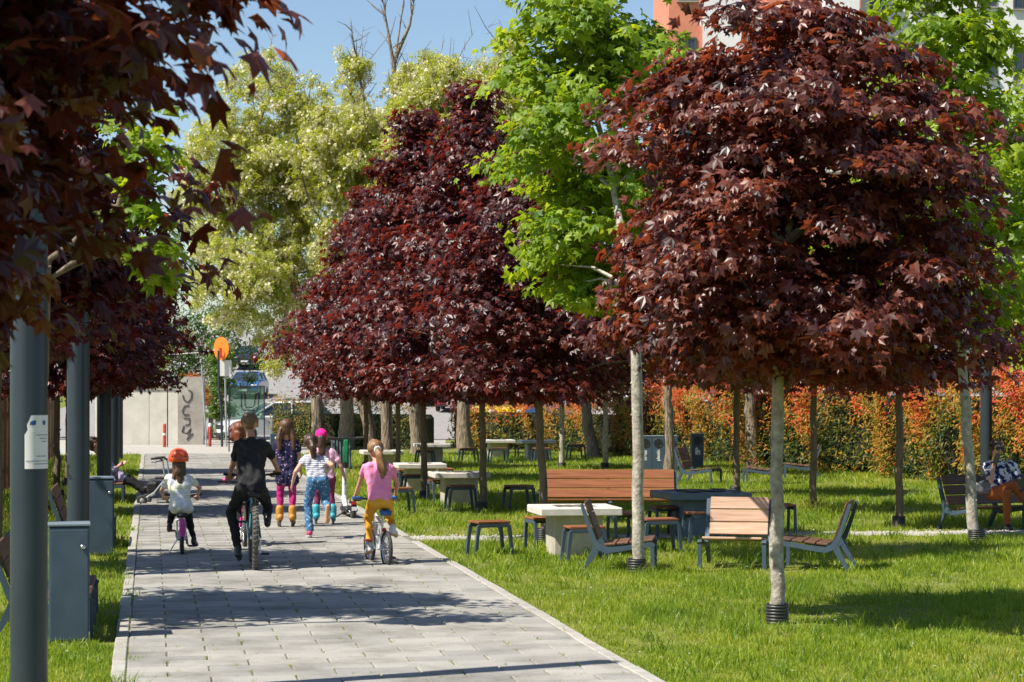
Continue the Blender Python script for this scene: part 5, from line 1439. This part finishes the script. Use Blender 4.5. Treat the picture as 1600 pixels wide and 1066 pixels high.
def hand(S, w, d, pn, side, s, m, curl=.5):
    w, d = Vector(w), Vector(d).normalized(); pn = Vector(pn); pn = (pn - d * pn.dot(d)).normalized(); ax = d.cross(pn).normalized() * side
    for o in (-.02, 0, .02): S.add(w + d * .01 * s + ax * o * s * .6, w + d * .068 * s + ax * o * s, .016 * s, .015 * s, m)
    for o, l in ((-.030, .050), (-.0105, .064), (.0105, .060), (.030, .046)):
        a = w + d * .072 * s + ax * o * s
        d1 = (d * math.cos(curl * .8) + pn * math.sin(curl * .8)); d2 = (d * math.cos(curl * 1.9) + pn * math.sin(curl * 1.9))
        c = a + d1 * l * .55 * s; S.add(a, c, .0095 * s, .009 * s, m); S.add(c, c + d2 * l * .5 * s, .009 * s, .008 * s, m)
    a = w + d * .028 * s + ax * .026 * s; c = a + (d * .6 + ax * .75).normalized() * .032 * s
    S.add(a, c, .011 * s, .010 * s, m); S.add(c, c + (d * .8 + ax * .1 + pn * .5).normalized() * .026 * s, .0098 * s, .0085 * s, m)
def head_(S, c, f, s, sk, neck_to, nm=None):
    """c: middle of the head, f: facing, s: size (1 = adult)"""
    f = Vector(f); f.z *= .6; f.normalize(); r = f.cross(UP).normalized(); u = r.cross(f).normalized()
    P_ = lambda x, y, z: c + r * x * s + f * y * s + u * z * s
    S.add(P_(0, -.022, .025), P_(0, .02, .03), .083 * s, .080 * s, sk)
    S.add(P_(0, .03, -.01), P_(0, .035, -.065), .066 * s, .046 * s, sk)
    S.add(P_(0, .055, -.085), P_(0, .06, -.088), .03 * s, .026 * s, sk)
    S.add(P_(0, .098, .012), P_(0, .116, -.022), .009 * s, .014 * s, sk)
    for k in (-1, 1):
        S.add(P_(k * .079, -.004, .012), P_(k * .083, -.010, -.024), .017 * s, .011 * s, sk)
        S.add(P_(k * .033, .092, .012), P_(k * .035, .090, .012), .010 * s, .010 * s, 'eye')
    S.add(P_(-.02, .088, -.058), P_(.02, .088, -.058), .008 * s, .008 * s, 'lips')
    S.add(P_(0, -.02, -.06), neck_to, .046 * s, .052 * s, nm or sk)
    return P_
def figure(Z0, J, st_, f, s=.86, tors=1.0):
    """J: joints as photo pixel + depth offset; st_: materials"""
    W = {k: pt(v[0], v[1], Z0 + v[2]) for k, v in J.items()}
    foot = (W['anL'] + W['anR']) / 2
    S = Skin((W['hipL'].x * .5 + W['hipR'].x * .5, Z0, 0))
    top, bot, sk, shoe = st_['top'], st_['bot'], st_.get('skin', 'skin'), st_['shoe']
    sh, hp = (W['shL'] + W['shR']) / 2, (W['hipL'] + W['hipR']) / 2
    t = tors * s
    for a, b, e in (('shL', 'hipL', .30), ('shR', 'hipR', .30)):
        A, B_ = W[a].lerp(sh, e), W[b].lerp(hp, .18)
        mid = A.lerp(B_, .55).lerp(A.lerp(B_, .55) * .5 + (sh.lerp(hp, .55)) * .5, .25)
        S.add(A, mid, .082 * t, .076 * t, top); S.add(mid, B_.lerp(mid, .12), .076 * t, .088 * t, top)
    S.add(sh.lerp(hp, .08), hp.lerp(sh, .15), .085 * t, .085 * t, top)
    S.add(W['shL'].lerp(sh, .12), W['shR'].lerp(sh, .12), .052 * s, .052 * s, top)
    S.add(sh + Vector((0, 0, .01)), sh + (W['head'] - sh) * .22, .07 * s, .058 * s, top)
    S.add(W['hipL'].lerp(hp, .25), W['hipR'].lerp(hp, .25), .092 * t, .092 * t, bot)
    if st_.get('tunic'):
        for a, b in (('hipL', 'knL'), ('hipR', 'knR')): S.add(W[a].lerp(hp, .2), W[a].lerp(W[b], st_['tunic']), .10 * t, .105 * t, top)
        S.add(hp, hp.lerp((W['knL'] + W['knR']) / 2, st_['tunic']), .10 * t, .10 * t, top)
    slv = st_.get('sleeve', .55)
    for q in 'LR':
        a, e, h = W['sh' + q], W['el' + q], W['ha' + q]
        S.add(a, e, .042 * s, .034 * s, sk)
        if slv > 0: S.add(a, a.lerp(e, min(slv, 1)), .056 * s, (.055 if slv < .9 else .045) * s, top)
        S.add(e, h, .034 * s, .024 * s, sk)
        if slv > 1: S.add(e, e.lerp(h, slv - 1), .046 * s, .042 * s, top)
        d = (h - e).normalized(); gripv = st_.get('grip', 0)
        pn = Vector((0, 0, -1)) if gripv else (Vector((1, 0, 0)) if q == 'L' else Vector((-1, 0, 0)))
        if gripv: d = (d + f * .8 + Vector((0, 0, .15))).normalized()
        hand(S, h, d, pn, -1 if q == 'L' else 1, s * 1.05, sk, 1.25 if gripv else .45)
        hip, kn, an, to = W['hip' + q], W['kn' + q], W['an' + q], W['toe' + q]
        lw = st_.get('leg', 1.0) * s
        ag = an
        S.add(hip, kn, .083 * lw, .057 * lw, bot); S.add(kn, kn.lerp(ag, .35), .056 * lw, .056 * lw, bot); S.add(kn.lerp(ag, .3), ag.lerp(kn, .06), .055 * lw, st_.get('cuff', .036) * s, bot)
        if st_.get('sock'): S.add(an.lerp(kn, .10), an, .036 * s, .036 * s, st_['sock'])
        fd = (to - an)
        heel = an - Vector((fd.x, fd.y, 0)) * .18 + Vector((0, 0, fd.z * .55))
        S.add(an, an.lerp(heel, .7), .043 * s, .042 * s, shoe); S.add(heel, an.lerp(to, .55) + Vector((0, 0, fd.z * .2)), .04 * s, .040 * s, shoe)
        S.add(an.lerp(to, .5) + Vector((0, 0, fd.z * .2)), to, .042 * s, .034 * s, shoe)
        if st_.get('sole'): S.add(heel + Vector((0, 0, -.018)), to + Vector((0, 0, -.018)), .034 * s, .028 * s, st_['sole'])
    P_ = head_(S, W['head'], f, s * st_.get('hs', 1.08), sk, sh + Vector((0, 0, .0)))
    return S, W, P_
def person(label, S, group='people in the park', name='person'):
    r = thing(name, label, 'person', S.base, 0, group); S.build('body', r, folds=.0065); return r
def hair(root, S, prims, m, name='hair', vox=.0085, smooth=1, loose=True):
    H_ = Skin(S.base)
    g_ = random.Random(len(prims) * 7)
    for a, c, ra, rc in prims:
        H_.add(a, c, ra, rc, m)
        a, c = Vector(a), Vector(c); L_ = (c - a).length
        if not loose: continue
        if L_ > .06:                                    # loose strands along each lock
            for k in range(7):
                o = Vector((g_.gauss(0, 1), g_.gauss(0, 1), 0)).normalized()
                H_.add(a + o * ra * .9, c + o * rc * 1.15 + Vector((0, 0, -g_.uniform(0, .05))), .010, .005, m)
        else:
            for k in range(9):
                o = Vector((g_.gauss(0, 1), g_.gauss(0, 1), abs(g_.gauss(0, .8)))).normalized(); q = Vector((g_.gauss(0, 1), g_.gauss(0, 1), -1.2)).normalized()
                q = q - o * q.dot(o)
                H_.add(c + o * rc * .97, c + o * rc * .95 + q * rc * .8, .011, .006, m)
    return H_.build(name, root, vox, smooth)
def hair_cap(P_, s, back=.0, full=1.0):
    return [(P_(0, -.030, .030), P_(0, .002, .052), .091 * s, .080 * s), (P_(-.03, -.025, .02), P_(-.035, .0, .05), .074 * s, .062 * s), (P_(.03, -.025, .02), P_(.035, .0, .05), .074 * s, .062 * s), (P_(0, -.045, -.015), P_(0, -.045, -.05), .07 * s, .055 * s)]
fU = U + Vector((0, 0, -.05))

# the boy
st1 = dict(top='black_tee', bot='black_pants', shoe='boots', skin='skin_tan', sleeve=.62, grip=1, cuff=.046, leg=1.05)
J1 = dict(head=(390, 664, .50), shL=(373, 695, .40), shR=(414, 696, .40), elL=(364, 725, .58), haL=(358, 743, .80), elR=(428, 720, .55), haR=(434, 735, .80), hipL=(379, 764, .22), hipR=(405, 763, .22), knL=(361, 800, .56), anL=(372, 856, .40), toeL=(374, 872, .58), knR=(418, 790, .70), anR=(418, 811, .50), toeR=(418, 820, .68))
S, W, P_ = figure(24.07, J1, st1, fU, .98)
boy = person('boy in black T-shirt and black trousers riding a mountain bike away', S)
hs = .98 * 1.08
hair(boy, S, [(P_(0, -.02, .045), P_(0, .03, .062), .086 * hs, .068 * hs), (P_(0, -.035, .025), P_(0, -.04, .0), .074 * hs, .056 * hs), (P_(-.03, -.01, .04), P_(-.03, .03, .06), .066 * hs, .055 * hs), (P_(.03, -.01, .04), P_(.03, .03, .06), .066 * hs, .055 * hs)] + [(P_(x, y, .10), P_(x * 1.2, y + .02, .128), .02 * hs, .008 * hs) for x, y in ((-.04, .0), (0, -.03), (.03, .02), (-.01, .04), (.045, -.02))], 'hair_boy', loose=False)
# girl with helmet
st2 = dict(tunic=.12, top='white_tee', bot='black_pants', shoe='boots', sleeve=.5, grip=1, cuff=.034)
J2 = dict(head=(279, 721, .26), shL=(262, 748, .22), shR=(297, 749, .22), elL=(252, 768, .34), haL=(256, 776, .52), elR=(312, 762, .34), haR=(309, 775, .50), hipL=(275, 791, .14), hipR=(291, 791, .14), knL=(267, 808, .42), anL=(265, 822, .24), toeL=(264, 829, .36), knR=(296, 815, .38), anR=(303, 842, .22), toeR=(307, 851, .34))
S, W, P_ = figure(26.35, J2, st2, fU, .80)
hg = person('girl in orange helmet and white top riding a small pink bicycle', S)
hs = .80 * 1.08
hair(hg, S, [(P_(0, -.05, .0), P_(-.01, -.10, -.16), .07 * hs, .055 * hs), (P_(-.04, -.05, -.02), P_(-.06, -.09, -.22), .05 * hs, .03 * hs), (P_(.05, -.05, -.02), P_(.075, -.08, -.24), .05 * hs, .035 * hs), (P_(-.01, -.10, -.14), P_(.02, -.115, -.30), .05 * hs, .02 * hs)], 'hair_brown')
hm = MB()
hm.lathe([(.122, -.035), (.129, -.02), (.130, .01), (.122, .05), (.102, .088), (.07, .115), (.035, .13), (.005, .134)], 26)
ho = hm.build('helmet', M['helmet'], hg); ho.location = P_(0, -.01, .035) - S.base; ho.rotation_euler = (0, 0, A_); ho.scale = (.93, 1.06, .98)
for a, z in ((-90, .062), (-130, .03), (-50, .03), (-90, .0), (-150, -.005), (-30, -.005), (180, .05), (0, .05), (-110, .105), (-70, .105)):
    r = .1275 if z < .04 else .112 if z < .08 else .08
    v = MB().lathe([(.014, -.004), (.015, .0), (.008, .002)], 10, Matrix.Scale(.5, 4, (0, 1, 0))).build('vent', M['black'], ho)
    v.location = (r * math.cos(math.radians(a)), r * math.sin(math.radians(a)), z)
    v.rotation_euler = Vector((math.cos(math.radians(a)), math.sin(math.radians(a)), z * 5)).to_track_quat('Z', 'Y').to_euler()
# girl in pink
f3 = Vector((-.32, .94, -.05))
st3 = dict(top='pink_tee', bot='yellow_leg', shoe='shoe_white', sleeve=.42, grip=1, cuff=.036, sole='sole')
J3 = dict(head=(586, 703, .27), shL=(571, 731, .20), shR=(611, 732, .20), elL=(563, 752, .33), haL=(555, 775, .44), elR=(621, 755, .36), haR=(618, 775, .56), hipL=(583, 786, .12), hipR=(605, 786, .12), knL=(575, 812, .42), anL=(578, 851, .30), toeL=(573, 863, .42), knR=(609, 808, .42), anR=(614, 824, .18), toeR=(618, 835, .30))
S, W, P_ = figure(24.75, J3, st3, f3, .86, .96)
pg = person('girl with long ponytail in pink T-shirt and mustard leggings on a white bicycle', S)
hs = .86 * 1.08
hair(pg, S, hair_cap(P_, hs) + [(P_(0, -.11, .0), P_(.015, -.15, -.06), .034 * hs, .042 * hs), (P_(.015, -.15, -.06), P_(.05, -.155, -.22), .046 * hs, .055 * hs), (P_(.05, -.155, -.22), P_(.08, -.14, -.42), .055 * hs, .028 * hs), (P_(.03, -.15, -.12), P_(.03, -.145, -.44), .035 * hs, .016 * hs), (P_(.06, -.15, -.15), P_(.11, -.135, -.40), .03 * hs, .014 * hs)], 'hair_gold')
b = MB().torus((0, 0, 0), .030, .014, 'Y', 16, 8); o = b.build('scrunchie', M['scrunchie'], pg); o.location = P_(0, -.118, .0) - S.base; o.rotation_euler = (0, 0, A_ + .2)
# skating girl in navy tunic
st4 = dict(top='navy_dots', bot='magenta_leg', shoe='skate_mustard', sleeve=.45, skin='skin_tan', tunic=.28, cuff=.038)
J4 = dict(head=(447, 668, .02), shL=(432, 693, 0), shR=(464, 694, 0), elL=(430, 714, .06), haL=(431, 733, .16), elR=(467, 713, .0), haR=(470, 735, .06), hipL=(440, 741, 0), hipR=(457, 741, 0), knL=(438, 771, .05), anL=(437, 806, 0), toeL=(435, 816, .15), knR=(457, 771, .05), anR=(457, 806, 0), toeR=(459, 816, .15))
def skates(root, S, W, m, Z0, ground):
    for q in 'LR':
        an, to = W['an' + q], W['toe' + q]
        d = Vector((to.x - an.x, to.y - an.y, 0)).normalized(); sk = MB()
        capsule(sk, an + UP * .10 - S.base, an - UP * .01 - S.base, .056, .054); capsule(sk, an - UP * .02 - d * .05 - S.base, an - UP * .035 + d * .13 - S.base, .05, .044)
        o = sk.build('skate_boot', M[m], root)
        MB().box(tuple(an - UP * .085 + d * .04 - S.base), (.025, .24, .035), Matrix.Rotation(math.atan2(d.y, d.x) - math.pi / 2, 3, 'Z')).build('skate_frame', M['black'], o)
        for k in range(4):
            c = an + d * (-.065 + k * .07) - S.base
            MB().lathe([(.012, -.012), (.034, -.010), (.036, 0), (.034, .010), (.012, .012)], 14, Matrix.Translation((c.x, c.y, an.z - .125)) @ Matrix.Rotation(math.atan2(d.y, d.x), 4, 'Z') @ Matrix.Rotation(math.pi / 2, 4, 'X')).build('skate_wheel', M['rubber'], o)
S, W, P_ = figure(31.4, J4, st4, fU, .92)
ng = person('girl with two ponytails in navy dotted tunic and magenta leggings on mustard skates', S)
skates(ng, S, W, 'skate_mustard', 31.4, 0)
hs = .92 * 1.08
hair(ng, S, hair_cap(P_, hs) + [(P_(k * .07, -.06, -.02), P_(k * .10, -.07, -.14), .036 * hs, .042 * hs) for k in (-1, 1)] + [(P_(k * .10, -.07, -.14), P_(k * .095, -.085, -.30), .042 * hs, .02 * hs) for k in (-1, 1)], 'hair_brown')
for k in (-1, 1):
    o = MB().torus((0, 0, 0), .024, .010, 'Z', 14, 6).build('hair_tie', M['scrunchie'], ng); o.location = P_(k * .078, -.066, -.045) - S.base
# running girl
st5 = dict(top='stripe_top', bot='jean_dots', shoe='shoe_white', sleeve=.2, cuff=.062, leg=1.12)
J5 = dict(head=(485, 692, .12), shL=(475, 719, .05), shR=(508, 720, .08), elL=(462, 737, -.04), haL=(457, 756, .04), elR=(519, 727, -.05), haR=(512, 737, .20), hipL=(489, 751, 0), hipR=(505, 751, 0), knL=(481, 789, .08), anL=(484, 829, 0), toeL=(481, 840, .13), knR=(509, 784, .10), anR=(512, 797, -.20), toeR=(511, 814, -.16))
S, W, P_ = figure(29.1, J5, st5, Vector((-.25, .95, -.05)), .88)
rg = person('running girl in striped top and dotted blue trousers, one foot kicked up', S)
so = Skin(S.base); an, to = W['anR'], W['toeR']
so.add(an + Vector((.0, -.045, .05)), to + Vector((0, -.045, -.01)), .026, .032, 'sole'); so.add(an + Vector((.012, -.045, .05)), to + Vector((.012, -.045, 0)), .024, .028, 'sole'); so.build('shoe_sole', rg, .008)
so = Skin(S.base); so.add(W['anL'] + Vector((.0, -.02, -.035)), W['toeL'] + Vector((.012, 0, .005)), .042, .036, 'shoe_pink'); so.build('shoe_upper', rg, .008)
hs = .88 * 1.08
hair(rg, S, hair_cap(P_, hs) + [(P_(0, -.11, .0), P_(.01, -.14, -.06), .038 * hs, .05 * hs), (P_(.01, -.14, -.06), P_(.03, -.12, -.20), .05 * hs, .026 * hs)], 'hair_dark')
# girl with magenta cap
st6 = dict(top='pale_pink', bot='purple_leg', shoe='skate_teal', sleeve=.55, skin='skin_tan', cuff=.036)
J6 = dict(head=(502, 685, .02), shL=(491, 707, 0), shR=(522, 708, 0), elL=(486, 730, .05), haL=(489, 748, .15), elR=(533, 729, -.02), haR=(538, 745, .04), hipL=(500, 748, 0), hipR=(517, 748, 0), knL=(496, 775, .06), anL=(494, 804, .02), toeL=(493, 812, .15), knR=(517, 775, .04), anR=(520, 804, -.02), toeR=(521, 812, .12))
S, W, P_ = figure(32.0, J6, st6, fU, .90)
cg = person('girl in magenta cap and pale pink T-shirt on teal skates behind the runner', S)
skates(cg, S, W, 'skate_teal', 32, 0)
hs = .90 * 1.08
hair(cg, S, [(P_(0, -.05, .0), P_(0, -.07, -.10), .075 * hs, .065 * hs), (P_(0, -.075, -.1), P_(.0, -.10, -.22), .06 * hs, .04 * hs)], 'hair_dark')
cp = Skin(S.base); cp.add(P_(0, -.02, .055), P_(0, .02, .06), .093 * hs, .088 * hs, 'cap_pink'); cp.add(P_(-.05, .09, .045), P_(.05, .09, .045), .02 * hs, .02 * hs, 'cap_pink'); cp.add(P_(0, .1, .045), P_(0, .16, .035), .03 * hs, .02 * hs, 'cap_pink'); cp.build('cap', cg)
# auburn child in front of the boy
st7 = dict(top='hair_dark', bot='black_pants', shoe='shoe_white', sleeve=.5, grip=1)
J7 = dict(head=(374, 672, .30), shL=(370, 702, .24), shR=(400, 702, .24), elL=(366, 725, .40), haL=(360, 745, .56), elR=(406, 725, .40), haR=(408, 748, .56), hipL=(376, 775, .14), hipR=(393, 775, .14), knL=(374, 796, .45), anL=(377, 830, .34), toeL=(376, 840, .48), knR=(396, 792, .48), anR=(393, 812, .32), toeR=(393, 821, .46))
S, W, P_ = figure(27.6, J7, st7, fU, .85)
ag = person('auburn-haired child almost hidden in front of the boy', S)
hs = .85 * .98
hair(ag, S, [(P_(0, -.03, .03), P_(0, .005, .052), .094 * hs, .082 * hs), (P_(-.05, -.03, .0), P_(-.085, -.04, -.10), .06 * hs, .05 * hs), (P_(.05, -.03, .0), P_(.07, -.04, -.12), .06 * hs, .05 * hs), (P_(-.02, -.06, -.05), P_(-.03, -.07, -.16), .07 * hs, .05 * hs), (P_(-.07, 0, .05), P_(-.10, -.02, .0), .04 * hs, .045 * hs)], 'hair_red')
o = MB().lathe([(.03, -.012), (.036, 0), (.03, .02), (.01, .03)], 12).build('bell', M['pink'], bpy.data.objects['bicycle.003']); o.location = (.62, .20, .825)
# woman on the bench at the right
f8 = Vector((.35, -.92, 0))
st8 = dict(top='floral', bot='rust', shoe='boots', sleeve=.7, cuff=.05, hs=1.0, leg=1.08)
J8 = dict(head=(1556, 702, .0), shL=(1541, 728, .02), shR=(1584, 728, .0), elL=(1549, 752, -.22), haL=(1553, 724, -.14), elR=(1592, 750, -.05), haR=(1594, 764, -.28), hipL=(1550, 772, .02), hipR=(1572, 772, .02), knL=(1582, 757, -.42), anL=(1606, 790, -.36), toeL=(1616, 798, -.46), knR=(1573, 770, -.46), anR=(1574, 818, -.44), toeR=(1580, 826, -.58))
S, W, P_ = figure(31.0, J8, st8, f8, 1.0)
wm = person('woman in navy floral shirt and rust trousers phoning on the bench at the right', S)
hs = 1.0
hair(wm, S, [(P_(0, -.03, .035), P_(0, .015, .062), .092, .078), (P_(-.04, -.02, .03), P_(-.06, .01, .02), .065, .05), (P_(.04, -.02, .03), P_(.06, .01, .02), .065, .05), (P_(0, -.05, -.02), P_(0, -.05, -.06), .07, .05), (P_(0, .04, .085), P_(.02, .06, .075), .045, .03)], 'hair_dark')
g = MB()
for k in (-1, 1): g.lathe([(.030, -.004), (.031, 0), (.03, .004)], 14, Matrix.Translation(P_(k * .036, .112, .014) - S.base) @ Vector(f8).to_track_quat('Z', 'Y').to_matrix().to_4x4())
g.tube([P_(-.036, .114, .022) - S.base, P_(.036, .114, .022) - S.base], .005, 6)
for k in (-1, 1): g.tube([P_(k * .066, .108, .016) - S.base, P_(k * .086, .0, .016) - S.base], .004, 6)
g.build('sunglasses', M['black'], wm)
ph = thing('phone', 'black phone held to the ear of the woman on the bench', 'phone', W['haL'] + Vector((.03, -.035, .06)), 0)
o = MB().box((0, 0, 0), (.07, .012, .145), Matrix.Rotation(.35, 3, 'Y'), bev=.004).build('case', M['black'], ph); MB().box((0, -.0075, 0), (.06, .002, .13), Matrix.Rotation(.35, 3, 'Y')).build('screen', M['glass'], ph)
bk = thing('tablet', 'dark folder on the knee of the woman on the bench', 'tablet', W['haR'] + Vector((.06, -.10, -.01)), .3)
MB().box((0, 0, 0), (.24, .17, .016), bev=.004).build('cover', M['boots'], bk); MB().box((0, .085, .075), (.22, .012, .14), bev=.004).build('flap', M['boots'], bk)
M['bag'] = mat('grey_leather_bag', (.10, .10, .11), (.22, .22, .24), rough=.38, scale=7, bump=.6, bscale=10, dist=.02)
bg = thing('handbag', 'shiny grey handbag lying on the bench beside the woman', 'bag', pt(1534, 773, 31.0), 0)
q = Skin((0, 0, 0))
for a, c, r1, r2 in (((-.10, 0, .06), (.08, 0, .07), .06, .075), ((-.08, 0, .12), (.09, 0, .16), .05, .055), ((.02, 0, .1), (.10, .02, .20), .05, .03)): q.add(a, c, r1, r2, 'bag')
q.build('body', bg, .012)
MB().tube([(-.08, 0, .13), (-.02, .02, .26), (.09, .02, .26), (.12, 0, .16)], .009, 6).build('strap', M['black'], bg)
# person on the left bench
f9 = Vector((.98, .12, 0))
st9 = dict(tunic=.25, top='lilac_print', bot='black_pants', shoe='boots', sleeve=1.4, cuff=.06, hs=1.0, leg=1.1)
J9 = dict(head=(149, 695, .30), shL=(160, 716, .48), shR=(163, 716, .12), elL=(176, 734, .52), haL=(188, 726, .40), elR=(175, 736, .06), haR=(188, 727, .30), hipL=(181, 745, .40), hipR=(182, 745, .18), knL=(205, 749, .42), anL=(229, 767, .42), toeL=(240, 758, .42), knR=(203, 753, .16), anR=(226, 768, .16), toeR=(237, 760, .16))
S, W, P_ = figure(38.6, J9, st9, f9, 1.0, 1.1)
sp = person('person in patterned blouse and black trousers stretched out on the left bench', S)
hair(sp, S, [(P_(0, -.03, .035), P_(0, .01, .055), .094, .08), (P_(0, -.05, -.02), P_(0, -.05, -.06), .07, .055)], 'hair_brown')

make_grass()
